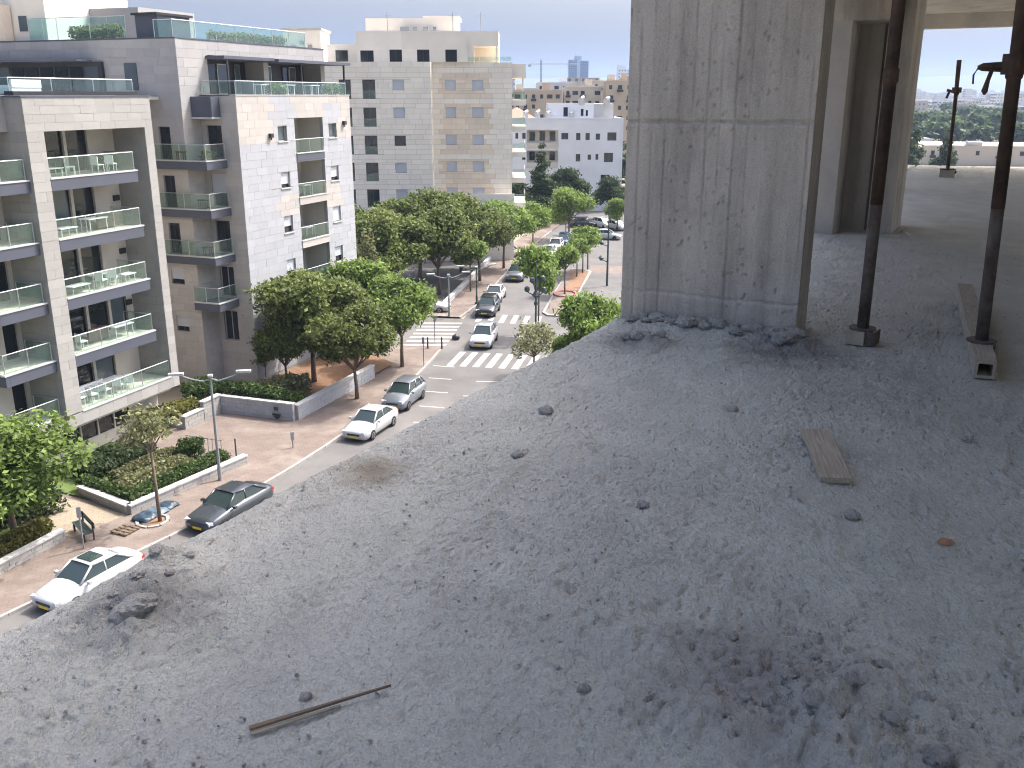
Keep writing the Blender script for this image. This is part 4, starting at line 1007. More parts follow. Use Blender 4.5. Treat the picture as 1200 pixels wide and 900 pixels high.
hedge('shrub', 'dark shrubs under the feathery tree at the left edge', [SX(-39.5,26.5), SX(-37.6,33.0)], 1.5, 3.0, .1, M['leafC'], 5200, .13, 'shrub', seed=23)
# creeper at the right edge of B
hedge('climbing_plant', 'pale climbing plant at the right edge of the white block', [SX(-41.5,70), SX(-40.5,72)], 9.5, 1.6, 0, M['leafO'], 2600, .17, 'plants', seed=18)

# ------------------------------------------------------------------ garden walls, each with its stones
def garden_wall(name, label, p0, p1, h, th=.3, course=.27, length=.6, mkey='stoneA', cap=True):
    p0, p1 = Vector(p0), Vector(p1); d = p1-p0; L = d.length; a = math.atan2(d.y, d.x)
    o = thing(name, label, 'wall', (p0.x,p0.y,0), a)
    b = MB(); b.box(0,L,-th/2+.02,th/2-.02,0,h-.05); b.build('core', M['joint'], o)
    n = max(1, round((h-.06)/course)); ch = (h-.06)/n; um = unit_panel(M[mkey]); rr = random.Random(int(L*100))
    for k in range(n):
        u = -length*.5*(k % 2)
        while u < L:
            x0, x1 = max(u,0), min(u+length,L); u += length
            if x1-x0 < .05: continue
            for sd in ((-1,) if L > 3 else (-1,1)):
                t = .02+.015*rr.random()
                obj('stone', um, o, (x0+.008, -th/2-t+.02 if sd < 0 else th/2-.02, k*ch+.008), 0, (x1-x0-.016, t, ch-.016))
    if cap:
        b = MB(); b.box(-.03,L+.03,-th/2-.05,th/2+.05,h-.05,h+.03); b.build('coping', M['lip'], o)
    return o
garden_wall('garden_wall', 'low stone garden wall under the yellow-green hedge, left edge', SX(-34.1,20), SX(-34.0,30.0), .62)
garden_wall('garden_wall', 'low stone garden wall with dark hedge in front of the beige block', SX(-33.1,33.3), SX(-31.9,41.1), .6)
garden_wall('garden_wall', 'short shaded return of the low garden wall beside the yellow path', SX(-37.2,34.35), SX(-33.15,33.35), .6)
garden_wall('garden_wall', 'white stone wall facing the brick forecourt, below the clipped hedge', SX(-38.8,48.1), SX(-33.4,48.3), 1.25, mkey='stoneW')
garden_wall('garden_wall', 'white stone wall along the pavement under the big round tree', SX(-33.35,48.45), SX(-33.4,58.5), 1.1, mkey='stoneW', length=.9)
garden_wall('garden_wall', 'stepped stone wall beside the brick forecourt, lower step', SX(-38.9,44.4), SX(-38.9,46.2), .95, mkey='stoneA')
garden_wall('garden_wall', 'stepped stone wall beside the brick forecourt, higher step', SX(-38.9,46.25), SX(-38.9,48.0), 1.35, mkey='stoneA')
garden_wall('garden_wall', 'long low wall at the far side of the side street, beside the pavement', (-7.0,88.4), (-2.8,118), .6, mkey='stoneW', length=2.2, course=.3)
# number plate and emblem on the white wall
pl_ = thing('wall_sign', 'dark number plate and emblem on the end of the white garden wall', 'sign', SX(-34.5,47.92,.0), -SAZ)
b = MB(); b.box(-.15,.15,-.02,.02,.78,1.02); b.build('plate', M['dark'], pl_)
b = MB(); b.box(-.3,.3,-.02,.02,.42,.56); b.prism([(-.2,-.02),(.22,-.02),(.22,.02),(-.2,.02)], .3, .41); b.box(-.06,.1,-.02,.02,.22,.295); b.build('emblem', M['dark'], pl_)
# railings behind the front hedge
fe = thing('garden_fence', 'thin metal fence at the right end of the front hedge', 'fence', SX(-33.2,39.6,.2), -SAZ)
for k in range(9):
    b = MB(); b.tube([(-2.4+.3*k,1.15,0),(-2.4+.3*k,1.15,1.25)], .02, 5); b.build('bar', M['poleg'], fe)
b = MB(); b.tube([(-2.4,1.15,1.2),(.1,1.15,1.2)], .025, 5); b.build('top_rail', M['poleg'], fe)
b = MB(); b.tube([(.9,1.25,-.1),(.9,1.25,1.4)], .045, 6); b.build('post', M['pole'], fe)
# steps by the stepped wall
sp = structure(obj('entrance_steps', None, None, SX(-42.5,45.4,0), -SAZ))
for k in range(4):
    b = MB(); b.box(-2.2,3.4-.5*k,-.9+.0*k,.7,.13+.16*k,.13+.16*(k+1)-.004); b.build('step', M['plaster'], sp)

# ------------------------------------------------------------------ street furniture
def double_lamp(label, x, y, h, arm=1.9, rz=0.0, m='poleg'):
    o = thing('street_lamp', label, 'street lamp', (x,y,.1), rz)
    b = MB(); b.tube([(0,0,0),(0,0,.8)], .11, 10); b.tube([(0,0,.8),(0,0,h)], [.085,.06], 10); b.build('pole', M[m], o)
    for sd in (-1,1):
        b = MB(); b.tube([(0,0,h-.1),(sd*.35,0,h-.25),(sd*.9,0,h-.12),(sd*arm,0,h+.2)], .04, 6); a_ = b.build('arm', M[m], o)
        b = MB(); b.box(sd*arm-.38,sd*arm+.38,-.11,.11,h+.14,h+.26); b.build('lamp_head', M['lip'], a_)
    b = MB(); b.box(-.12,.12,-.12,.12,h-.02,h+.1); b.build('cap', M['lip'], o)
    return o
double_lamp('grey double-armed street lamp beside the dark blue-grey sedan', -15.75, 47.3, 5.85, 1.7, R(10))
double_lamp('grey double-armed street lamp at the corner of the side street', -5.9, 86.9, 3.9, 1.7, R(20))
double_lamp('grey double-armed street lamp behind the black car', -3.5, 92.2, 3.7, 1.6, R(15), 'pole')
ol = thing('ornate_lamp', 'dark green ornate lamp post with a cluster of lamp heads, beside the sparse shrub', 'street lamp', (2.0,77.6,0))
b = MB(); b.tube([(0,0,0),(0,0,1.0)], [.16,.11], 10); b.tube([(0,0,1.0),(0,0,3.6),(0,0,6.9)], [.1,.085,.055], 10); b.tube([(0,0,3.2),(0,0,3.45)], .17, 10); b.build('pole', M['pole'], ol)
for k, (dx, dz) in enumerate(((-.75,.25),(.65,.2),(-.3,1.0),(.55,1.15))):
    b = MB(); b.tube([(0,0,4.0+.3*k*.2),(dx*.6,0,3.9+dz),(dx,0,4.1+dz)], .05, 6); a_ = b.build('arm', M['pole'], ol)
    b = MB(); b.tube([(dx,0,4.05+dz),(dx,0,4.2+dz),(dx,0,4.45+dz),(dx,0,4.55+dz)], [.12,.24,.2,.05], 8); b.build('lamp_head', M['pole'], a_)
b = MB(); b.tube([(0,0,3.75),(0,0,4.0),(0,0,4.4)], [.1,.34,.12], 8); b.build('collar', M['pole'], ol)
ol2 = thing('ornate_lamp', 'dark lamp post close to the left edge of the concrete column', 'street lamp', (10.4,102.2,0))
b = MB(); b.tube([(0,0,0),(0,0,8.3)], [.13,.06], 8); b.build('pole', M['pole'], ol2)
for dz in (4.6,2.9):
    b = MB(); b.tube([(-.75,0,dz),(-.3,0,dz-.15),(0,0,dz-.3)], .05, 6); b.tube([(-.75,0,dz-.1),(-.7,0,dz+.2),(-.7,0,dz+.45)], [.1,.34,.06], 8); b.build('lamp_head', M['pole'], ol2)
def post_sign(name, label, x, y, h, kind, rz=0.0):
    o = thing(name, label, 'sign', (x,y,.1), rz)
    b = MB(); b.tube([(0,0,0),(0,0,h)], .04, 6); b.build('post', M['poleg'], o)
    b = MB()
    if kind == 'tri': b.poly([(-.32,-.03,h),(0,-.03,h-.58),(.32,-.03,h)]); b.poly([(-.32,.0,h),(.32,.0,h),(0,.0,h-.58)])
    elif kind == 'round': b.tube([(0,-.06,h-.3),(0,-.03,h-.3)], .3, 14)
    else: b.box(-.09,.09,-.06,.06,h-.5,h)
    b.build('plate', M['poleg'], o)
    return o
post_sign('give_way_sign', 'grey back of a triangular sign at the side crossing', -6.5, 77.3, 2.2, 'tri')
post_sign('meter_post', 'pale post with round base box at the pavement corner', -6.75, 69.7, 2.3, 'box')
post_sign('road_sign', 'grey signpost on the nose of the traffic island', 3.6, 90.3, 2.0, 'box')
post_sign('street_sign', 'thin sign post on the pavement between the yellow path and the white car', -19.6, 39.2, 2.1, 'box', .6)
post_sign('street_sign', 'small post at the edge of the brick forecourt', -12.9, 52.2, 1.0, 'box', .6)
for i, (x,y,lab) in enumerate(((-5.75,75.0,'thin dark bollard at the pavement corner nearest the road'),(-6.9,75.0,'thin dark bollard at the pavement corner, left one'))):
    o = thing('bollard', lab, 'bollard', (x,y,.1)); b = MB(); b.tube([(0,0,0),(0,0,.85)], [.07,.06], 8); b.build('post', M['rust'], o); b = MB(); b.tube([(0,0,.85),(0,0,.93),(0,0,.99)], [.075,.075,.02], 8); b.build('cap', M['dark'], o)
bag = MB(); bag.tube([(0,0,0),(0,0,.18),(0,0,.38),(0,0,.5)], [.3,.36,.25,.03], 9); tag(bag.build('rubbish_bag', M['dark'], None, (0,0,0), True), 'black rubbish bag lying on the road by the side crossing', 'bag').location = (-4.8,78.4,0)
# blue heap under the thin tree: a bundle of tarpaulin sheets
hp = thing('tarpaulin_heap', 'dark blue tarpaulin heap beside the thin pavement tree', 'tarpaulin', SX(-32.0,33.9,.12), -SAZ)
g = np.random.default_rng(4)
for k, (cx, cyy, w_, d_, hh) in enumerate(((0,-.75,.5,.5,.28),(.05,.05,.5,.42,.25),(.05,.8,.45,.45,.24))):
    X, Y = np.meshgrid(np.linspace(-1,1,16), np.linspace(-1,1,16)); rr2 = np.clip(1-(X**4+Y**4)/1.2,0,1)
    Z = rr2**.5*hh*(.6+.7*fbm(X*2+k*5,Y*2,k))
    obj('sheet', grid_mesh('sheet', np.stack([cx+X*w_,cyy+Y*d_,Z],-1), mat('tarp_%d' % k, ((.03,.05,.075),(.09,.125,.155),(.025,.045,.065))[k], .4)), hp)
# bench and crates on the pavement
be = thing('bench', 'dark green slatted bench at the end of the low garden wall', 'bench', SX(-33.4,30.6,.12), R(-50))
for k in range(4):
    b = MB(); b.box(-.9,.9,-.2+.12*k,-.1+.12*k,.42,.46); b.build('slat', M['pole'], be)
for k in range(2):
    b = MB(); b.box(-.9,.9,.3,.33,.6+.16*k,.72+.16*k); b.build('slat', M['pole'], be)
for x in (-.75,.75):
    b = MB(); b.box(x-.04,x+.04,-.2,-.12,0,.42); b.box(x-.04,x+.04,.24,.3,0,.92); b.build('leg', M['dark'], be)
pa = thing('pallet', 'small dark pallet lying on the pavement by the yellow path', 'pallet', SX(-31.9,31.7,.125), R(-24))
for k in range(4):
    b = MB(); b.box(-.5,.5,-.45+.25*k,-.3+.25*k,.08,.11); b.build('board', M['wood2'], pa)
for x in (-.45,.0,.38):
    b = MB(); b.box(x,x+.08,-.45,.45,0,.08); b.build('bearer', M['wood2'], pa)
for i, (t_,s_,lab) in enumerate(((-31.6,33.05,'pale ring of kerb stones round the thin pavement tree'),)):
    o = thing('tree_pit', lab, 'tree pit', SX(t_+.15,s_,.12), -SAZ)
    for k in range(8):
        a = k*math.pi/4; b = MB(); b.box(-.26,.26,-.08,.08,0,.07); q = b.build('stone', M['kerb'], o); q.location = (.7*math.cos(a),.7*math.sin(a),0); q.rotation_euler = (0,0,a+math.pi/2)
    b = MB(); b.prism([(.55*math.cos(k*.628),.55*math.sin(k*.628)) for k in range(10)], .0, .03); b.build('soil', M['soil'], o)

# ------------------------------------------------------------------ cars
CARM = {}
def paint(key, c, metal=.0): 
    if key not in CARM: CARM[key] = mat('car_paint_'+key, c, .3, .03, .5, metal=metal, coat=.8, spec=.5)
    return CARM[key]
paint('white', (.42,.42,.42)); paint('blue', (.04,.047,.055), .3); paint('silver', (.2,.215,.235), .5); paint('black', (.02,.022,.025), .2); paint('grey', (.16,.17,.18), .4); paint('pink', (.5,.42,.38)); paint('navy', (.05,.09,.17), .2)
M['tyre'] = mat('tyre', (.025,.025,.025), .9, .1); M['rim'] = mat('rim', (.45,.46,.47), .35, .05, metal=.8)
M['carglass'] = mat('car_glass', (.03,.045,.045), .05, .1, spec=.7); M['lampglass'] = mat('lamp_glass', (.6,.62,.65), .15, .05, spec=.6); M['red'] = mat('red_lens', (.35,.02,.02), .3); M['plate'] = mat('licence_plate', (.7,.55,.05), .5)
def car_meshes(kind):
    L, W = (4.5,1.78) if kind == 'sedan' else (4.25,1.78)
    hw = W/2; body = MB()
    if kind == 'sedan': st = [(2.25,.62,.34,.52,.58),(2.18,.78,.22,.6,.66),(1.9,.86,.2,.7,.76),(1.35,.885,.2,.8,.86),(.85,.89,.2,.88,.95),(0,.89,.2,.92,.97),(-.9,.89,.2,.93,.98),(-1.5,.885,.2,.93,1.0),(-1.95,.86,.22,.9,1.0),(-2.18,.8,.26,.84,.95),(-2.25,.7,.36,.76,.84)]
    else: st = [(2.12,.62,.36,.56,.62),(2.05,.78,.24,.66,.72),(1.8,.86,.22,.78,.84),(1.3,.885,.22,.88,.95),(.9,.89,.22,.95,1.02),(0,.89,.22,.98,1.04),(-1.0,.89,.22,1.0,1.05),(-1.7,.88,.24,1.02,1.06),(-2.0,.84,.28,1.0,1.04),(-2.12,.74,.38,.9,.96)]
    rings = []
    for (x,w,zb,zs,zt) in st:
        r = [(-w*.9,zb),(-w*.99,zb+.12),(-w,(zb+zs)*.52),(-w*.97,zs),(-w*.82,zt-.01),(-w*.4,zt+.025),(0,zt+.035)]
        r = r + [(-y,z) for y, z in r[-2::-1]]; base = len(body.v); body.v += [(x,y,z) for y, z in r]; rings.append((base, len(r)))
    for (a,n),(b,_) in zip(rings, rings[1:]):
        for k in range(n-1): body.f.append((a+k,a+k+1,b+k+1,b+k)); body.m.append(0)
        body.f.append((a+n-1,a,b,b+n-1)); body.m.append(0)
    body.f.append(tuple(range(rings[0][0]+12, rings[0][0]-1, -1))); body.m.append(0); body.f.append(tuple(range(rings[-1][0], rings[-1][0]+13))); body.m.append(0)
    if kind == 'sedan': wb, rf, rb, eb, zb, zr, zr2 = 1.0,.28,-.95,-1.75,.93,1.43,1.4
    else: wb, rf, rb, eb, zb, zr, zr2 = 1.05,.4,-1.55,-1.98,1.0,1.56,1.52
    yb, yr = .8,.6
    Pp = {'fl':(wb,yb*.93,zb),'fr':(wb,-yb*.93,zb),'rl':(eb,yb*.9,zb+.03),'rr':(eb,-yb*.9,zb+.03),'tfl':(rf,yr,zr),'tfr':(rf,-yr,zr),'tbl':(rb,yr,zr2),'tbr':(rb,-yr,zr2)}
    def lerp(a,b,t): return tuple(a[i]+(b[i]-a[i])*t for i in range(3))
    q = lambda *k: MB().quad(*[Pp[i] for i in k])
    ws = q('fl','fr','tfr','tfl'); rw_ = q('rr','rl','tbl','tbr')
    sl = q('rl','fl','tfl','tbl'); sr = q('fr','rr','tbr','tfr')
    roof = MB(); top = [(-1.0,0)]
    n = len(roof.v); rows = []
    for i in range(5):
        t = i/4; x = rf+.03+(rb-rf-.06)*t; z = zr+(zr2-zr)*t+.05*math.sin(math.pi*min(max(t,.0),1))**.6+.012
        rows.append([(x,y*yr*1.04,z+.035*(1-y*y)-(.03 if abs(y) > .99 else 0)) for y in (-1,-.85,-.4,.4,.85,1)])
    for r_ in rows: roof.v += r_
    for i in range(4):
        for k in range(5): a = i*6+k; roof.f.append((a,a+6,a+7,a+1)); roof.m.append(0)
    pil = MB()
    for a, b in (('fl','tfl'),('fr','tfr'),('rl','tbl'),('rr','tbr')): pil.tube([Pp[a],lerp(Pp[a],Pp[b],.5),Pp[b]], [.06,.045,.05], 6)
    for sd in ('l','r'):
        pil.tube([lerp(Pp['f'+sd],Pp['r'+sd],.48),lerp(Pp['tf'+sd],Pp['tb'+sd],.5)], .035, 6); pil.tube([Pp['tf'+sd],Pp['tb'+sd]], .04, 6)
        pil.tube([Pp['f'+sd],Pp['r'+sd]], .035, 6)
        if kind != 'sedan': pil.tube([lerp(Pp['f'+sd],Pp['r'+sd],.8),lerp(Pp['tf'+sd],Pp['tb'+sd],.86)], .06, 6)
    tyre = MB(); tyre.tube([(0,-.1,0),(0,-.085,0),(0,.085,0),(0,.1,0)], [.27,.315,.315,.27], 16)
    rim = MB(); rim.tube([(0,-.105,0),(0,.105,0)], .19, 12)
    hub = MB()
    for k in range(5): a = k*1.2566; hub.tube([(0,.112,0),(.17*math.cos(a),.112,.17*math.sin(a))], .025, 4)
    hl = MB(); hl.box(-.12,.1,-.2,.2,-.07,.07)
    mir = MB(); mir.box(-.07,.07,-.09,.09,-.06,.06)
    pb = MB(); pb.box(-.012,.012,-.26,.26,-.055,.055)
    grl = MB(); grl.box(-.03,.03,-.42,.42,-.06,.06)
    return dict(body=body,ws=ws,rw=rw_,sl=sl,sr=sr,roof=roof,pil=pil,tyre=tyre,rim=rim,hub=hub,hl=hl,mir=mir,pb=pb,grl=grl,L=L,zb=zb,wb=wb,st=st)
CK = {k: car_meshes(k) for k in ('sedan','hatch')}
MC = {}
def cm_(kind, part, m, smooth=False):
    key = (kind, part, m.name)
    if key not in MC:
        me = CK[kind][part].mesh(part, m, smooth); MC[key] = me
    return MC[key]
def car(label, kind, col, x, y, az, sunroof=False, simple=False, group='cars in the street', sc=1.0):
    """az: heading of the car's FRONT, clockwise from +Y"""
    K = CK[kind]; p = CARM[col]; o = thing('car', label, 'car', (x,y,.01), math.pi/2-R(az), group, (sc,sc,sc))
    obj('body', cm_(kind,'body',p,True), o); rf = obj('roof', cm_(kind,'roof',p,True), o); obj('window_pillar', cm_(kind,'pil',p,True), o)
    obj('windscreen', cm_(kind,'ws',M['carglass']), o); obj('rear_window', cm_(kind,'rw',M['carglass']), o); obj('side_window', cm_(kind,'sl',M['carglass']), o); obj('side_window', cm_(kind,'sr',M['carglass']), o)
    fx = 2.25 if kind == 'sedan' else 2.12; wx = (1.38,-1.35) if kind == 'sedan' else (1.32,-1.25)
    for wx_ in wx:
        for sd in (-1,1):
            w = obj('wheel', cm_(kind,'tyre',M['tyre'],False), o, (wx_, sd*.81, .315))
            if not simple:
                obj('rim', cm_(kind,'rim',M['rim']), w); h = obj('spokes', cm_(kind,'hub',M['dark']), w); h.rotation_euler = (0,0,0 if sd > 0 else math.pi)
    if simple: return o
    z0 = .62 if kind == 'sedan' else .7
    for sd in (-1,1):
        h = obj('headlight', cm_(kind,'hl',M['lampglass']), o, (fx-.17, sd*.58, z0-.0), sd*-.35)
        h = obj('tail_light', cm_(kind,'hl',M['red']), o, (-fx+.14, sd*.6, z0+.14), sd*.3)
        obj('mirror', cm_(kind,'mir',p), o, (K['wb']-.25, sd*.98, K['zb']+.06))
    obj('grille', cm_(kind,'grl',M['dark']), o, (fx-.02, 0, z0-.12)); obj('licence_plate', cm_(kind,'pb',M['plate']), o, (fx+.005,0,z0-.26)); obj('licence_plate', cm_(kind,'pb',M['plate']), o, (-fx-.01,0,z0))
    if sunroof:
        b = MB(); b.box(-.5,.14,-.42,.42,1.5,1.535); b.build('sunroof', M['carglass'], rf)
    return o
car('white sedan with dark sunroof parked at the kerb, nearest on the left', 'sedan', 'white', -17.75, 35.6, 207, True)
car('dark blue-grey sedan parked at the kerb beside the double-armed lamp', 'sedan', 'blue', -13.9, 42.9, 206, sc=1.03)
car('white sedan parked behind the brick forecourt, in front of the silver car', 'sedan', 'white', -8.75, 55.4, 200)
car('silver hatchback parked at the kerb under the street trees', 'hatch', 'silver', -7.3, 61.0, 196, sc=1.0)
car('white estate car driving towards the near zebra crossing', 'hatch', 'white', -2.35, 77.0, 188, sc=1.04)
car('black car parked beside the far zebra crossing', 'hatch', 'black', -2.3, 88.6, 188, sc=1.06)
car('white car standing behind the black car in the court mouth', 'sedan', 'white', -1.75, 94.9, 188)
car('dark green-grey car parked under the little pavement tree', 'hatch', 'grey', .55, 106.3, 189, sc=1.08)
car('white car half hidden by trees at the mouth of the court', 'sedan', 'white', -8.2, 89.4, 96)
for i, (x,y,k,c,lab) in enumerate(((3.6,117.2,'sedan','silver','silver sedan in the far parked row, nearest one'),(4.7,121.6,'sedan','white','white sedan in the far parked row, second one'),(5.9,127.0,'hatch','white','white hatchback in the far parked row, third one'),(7.2,132.2,'hatch','navy','navy hatchback in the far parked row, last one'))):
    car(lab, k, c, x, y, 191, group='far parked row')
for i, (x,y,az,k,c,lab) in enumerate(((11.2,150.4,100,'sedan','black','dark sedan parked across at the street end'),(14.3,149.6,150,'hatch','white','white hatchback parked at the street end beside the column'),(16.2,147.6,150,'sedan','white','white sedan at the street end, closest to the column'),(13.6,137.2,105,'sedan','white','white sedan turning at the street end'),
    (-.4,121.5,100,'hatch','pink','pale pinkish car parked behind the far trees'),(6.4,160,100,'sedan','pink','pale car in the parking row behind the lime tree, left one'),(8.6,163,100,'sedan','silver','silver car in the parking row behind the lime tree, right one'),(4.4,156,100,'hatch','white','white car in the parking row, nearest the cream block'))):
    car(lab, k, c, x, y, az, simple=True, group='cars at the street end')
# bus shelter at the end of the far parked row
bs = thing('bus_shelter', 'dark bus shelter on thin posts under the lime tree', 'shelter', (9.4,141.5,.1), R(-11))
for dx in (-1.4,0,1.4):
    b = MB(); b.tube([(dx,0,0),(dx,0,2.5)], .06, 6); b.build('post', M['dark'], bs)
b = MB(); b.box(-1.8,1.8,-.7,.7,2.5,2.62); b.build('roof', M['dark'], bs)

# ------------------------------------------------------------------ balcony furniture
def chair(label, t_, s_, z, rz, group='balcony furniture'):
    o = thing('balcony_chair', label, 'chair', SX(t_,s_,z+.0), rz, group)
    b = MB(); b.box(-.24,.24,-.24,.24,.42,.47); b.build('seat', M['white'], o)
    b = MB(); b.box(-.24,.24,.2,.25,.47,.9); b.build('backrest', M['white'], o)
    for x in (-.21,.21):
        for y in (-.21,.21):
            b = MB(); b.tube([(x,y,0),(x,y,.42)], .022, 5); b.build('leg', M['white'], o)
    return o
def table(label, t_, s_, z, rz, L=1.3, W=.8, h=.72, m='white'):
    o = thing('balcony_table', label, 'table', SX(t_,s_,z), rz, 'balcony furniture')
    b = MB(); b.box(-L/2,L/2,-W/2,W/2,h-.05,h); b.build('tabletop', M[m], o)
    for x in (-L/2+.08,L/2-.08):
        for y in (-W/2+.08,W/2-.08):
            b = MB(); b.tube([(x,y,0),(x,y,h-.05)], .025, 5); b.build('leg', M[m], o)
    return o
def sofa(label, t_, s_, z, rz, L=2.0, m='white'):
    o = thing('sofa', label, 'sofa', SX(t_,s_,z), rz, 'balcony furniture')
    b = MB(); b.box(-L/2,L/2,-.38,.38,.08,.4); b.build('base', M[m], o)
    b = MB(); b.box(-L/2,L/2,.28,.42,.4,.8); b.build('backrest', M[m], o)
    for k in range(2):
        b = MB(); b.box(-L/2+.06+k*L/2,-.06+k*L/2,-.36,.26,.4,.52); b.build('cushion', M['white'], o)
    return o
for i, s_ in enumerate((39.4,40.4,41.4,42.3)):
    chair('white chair on the lowest beige balcony, %s from the left' % ('first','second','third','fourth')[i], -40.75, s_, lv(0), R((150,165,185,200)[i]))
table('white dining table on the lowest beige balcony', -41.3, 41.1, lv(0), R(69), 2.2, .8)
sofa('white sofa along the window on the lowest beige balcony', -41.95, 40.0, lv(0), R(-111), 2.2)
table('white side table at the left end of the lowest beige balcony', -40.9, 38.4, lv(0), R(69), .8, .6, .5)
chair('white chair on the second beige balcony', -40.8, 39.2, lv(1), R(150))
table('pale table with bench on the second beige balcony', -40.9, 42.3, lv(1), R(69), 1.5, .7)
sofa('brown wicker sofa on the second beige balcony', -41.6, 40.9, lv(1), R(-111), 1.5, 'wicker')
chair('white chair on the third beige balcony beside the long table', -40.7, 41.1, lv(2), R(170)); chair('white chair on the third beige balcony, right one', -40.7, 42.0, lv(2), R(190))
table('white lounge table on the third beige balcony', -40.8, 39.4, lv(2), R(69), 1.3, .7, .45); table('white long table on the third beige balcony', -41.3, 41.6, lv(2), R(69), 1.8, .8); table('low white table at the right end of the third beige balcony', -40.8, 43.2, lv(2), R(69), .9, .6, .45)
sofa('dark wicker sofa on the fourth beige balcony', -41.5, 42.6, lv(3), R(-111), 1.6, 'wicker'); table('white table on the fourth beige balcony', -41.1, 41.5, lv(3), R(69), 1.4, .8); table('pale low table at the left of the fourth beige balcony', -41.0, 39.3, lv(3), R(69), 1.2, .7, .45)
chair('white chair on the top beige balcony, right one', -40.8, 43.0, lv(4), R(180)); chair('white chair on the top beige balcony, left one', -40.8, 42.0, lv(4), R(160)); chair('white chair on the top beige balcony, beside the glass doors', -41.0, 40.2, lv(4), R(120)); table('low white table on the top beige balcony', -41.2, 39.2, lv(4), R(69), 1.0, .6, .45)
sofa('white lounge seat on the roof terrace of the beige block', -43.5, 40.0, 19.98, R(-100), 2.4)
for i, (s_,lab) in enumerate(((59.0,'left'),(62.0,'middle'),(65.3,'right'))):
    table('pale table on the white block terrace, %s one' % lab, -41.5, s_, 20.0, R(69), 1.2, .7)
for k in (1,2): table('small table in a loggia of the white block, %s' % ('third loggia down','second loggia down')[k-1], -41.2, 63.0, loggia[3-k][2]+.02, R(69), 1.0, .6)
for k in (4,3,2): table('small table on a corner balcony of the white block, %s' % {4:'top one',3:'second one down',2:'third one down'}[k], -43.2 if k == 4 else -42.2, 52.3 if k != 4 else 51.8, lv(k)+.0, R(-21), .7, .35, .6, 'wicker')

# ------------------------------------------------------------------ the raw concrete storey we stand on
OB = Bld('unfinished_building', 'raw grey concrete storey under construction in the foreground', 'building', 0, 0, OAZ)
TE = -2.58; SE = 24.3
tt = np.concatenate([np.arange(TE+.012, .35, .0075), np.arange(.35, 1.0, .013), np.linspace(1.0,2.2,40)[1:], np.linspace(2.2,12,40)[1:]])
ss = [-7.0]
while ss[-1] < 0.5: ss.append(ss[-1]+.25)
ss[-1] = .5
while ss[-1] < SE: ss.append(ss[-1] + max(.0075, .0031*ss[-1]))
ss[-1] = SE; ss = np.array(ss)
Tg, Sg = np.meshgrid(tt, ss)
def ridge(x, y, s): return 1-np.abs(2*vnoise(x, y, s)-1)
def gsp(t0, s0, rt, rs): return np.exp(-(((Tg-t0)/rt)**2+((Sg-s0)/rs)**2))
h = .024*(fbm(Tg*.9, Sg*.45, 1)-.5)
patch = .75*sstep(.46,.62, fbm(Tg*1.3+3, Sg*.6+1, 21)) + .9*gsp(-.35,2.25,.55,.5) + .5*gsp(-1.9,5.9,.8,.5) + .6*gsp(-2.35,1.8,.25,.5) + .35*gsp(-.6,4.9,.7,.8)
patch = np.clip(patch, 0, 1)*.62 + .3*gsp(-.3,2.2,.5,.4)
wid = fbm(Tg*3, Sg*3, 41, 2)-.5
h += .024*(fbm(Tg*8+wid*2.4, Sg*1.2, 5, 4, .55)-.5)                                 # trowel sweeps along the edge
sw = ridge(Tg*2.6+wid*1.2, Sg*.5, 6); h += .011*sstep(.84,1.0,sw)*sstep(.4,.6,fbm(Tg*1.5,Sg*.6,8,2))   # ridges left by the screed
rough = .16+.84*patch
h += .013*rough*(fbm(Tg*34+wid*3, Sg*23, 7, 3, .65)-.5)
h += .008*rough*(ridge(Tg*52+wid*4, Sg*38, 9)-.5) + .007*rough*(ridge(Tg*92, Sg*70, 10)-.5)
h += .0055*(ridge(Tg*60+wid*5, Sg*22, 12)-.5)                                 # dragged grain everywhere
h -= .012*sstep(.70,.76, fbm(Tg*44+7, Sg*21, 71, 2))*(.35+.65*patch)         # torn pits, sharp rims
h += .011*sstep(.72,.80, fbm(Tg*40+.5,Sg*32,63,2))*(.2+.8*patch)           # stuck grains
h += .016*sstep(.72,.84, fbm(Tg*20+.5,Sg*17,65,2))*patch
def bump_at(t0, s0, rt, rs, a, n=.6):
    global h
    d = np.exp(-(((Tg-t0)/rt)**2+((Sg-s0)/rs)**2)); h = h + a*d*(1-n+2*n*fbm(Tg*20,Sg*14,int(t0*90+s0*31) % 97,3))
bump_at(-2.32,1.80,.10,.24,.07,.8); bump_at(-2.42,1.55,.06,.18,.035); bump_at(-2.48,2.0,.06,.2,.055,.8)
bump_at(-2.18,1.62,.05,.08,.05); bump_at(-2.1,5.68,.14,.10,.06); bump_at(-1.28,6.1,.2,.14,.05); bump_at(-2.0,6.2,.7,.07,.03)
for t0, s0, a in ((-.35,2.30,.045),(-.18,2.45,.04),(-.55,2.1,.03),(.02,2.1,.05),(-.9,2.35,.02),(-.25,2.12,.04)): bump_at(t0,s0,.14,.12,a,.9)
edge = np.clip((Tg-TE)/.10,0,1); h -= .008*(1-edge)**2*(.4+1.2*fbm(Sg*9,Tg*0,81,2))
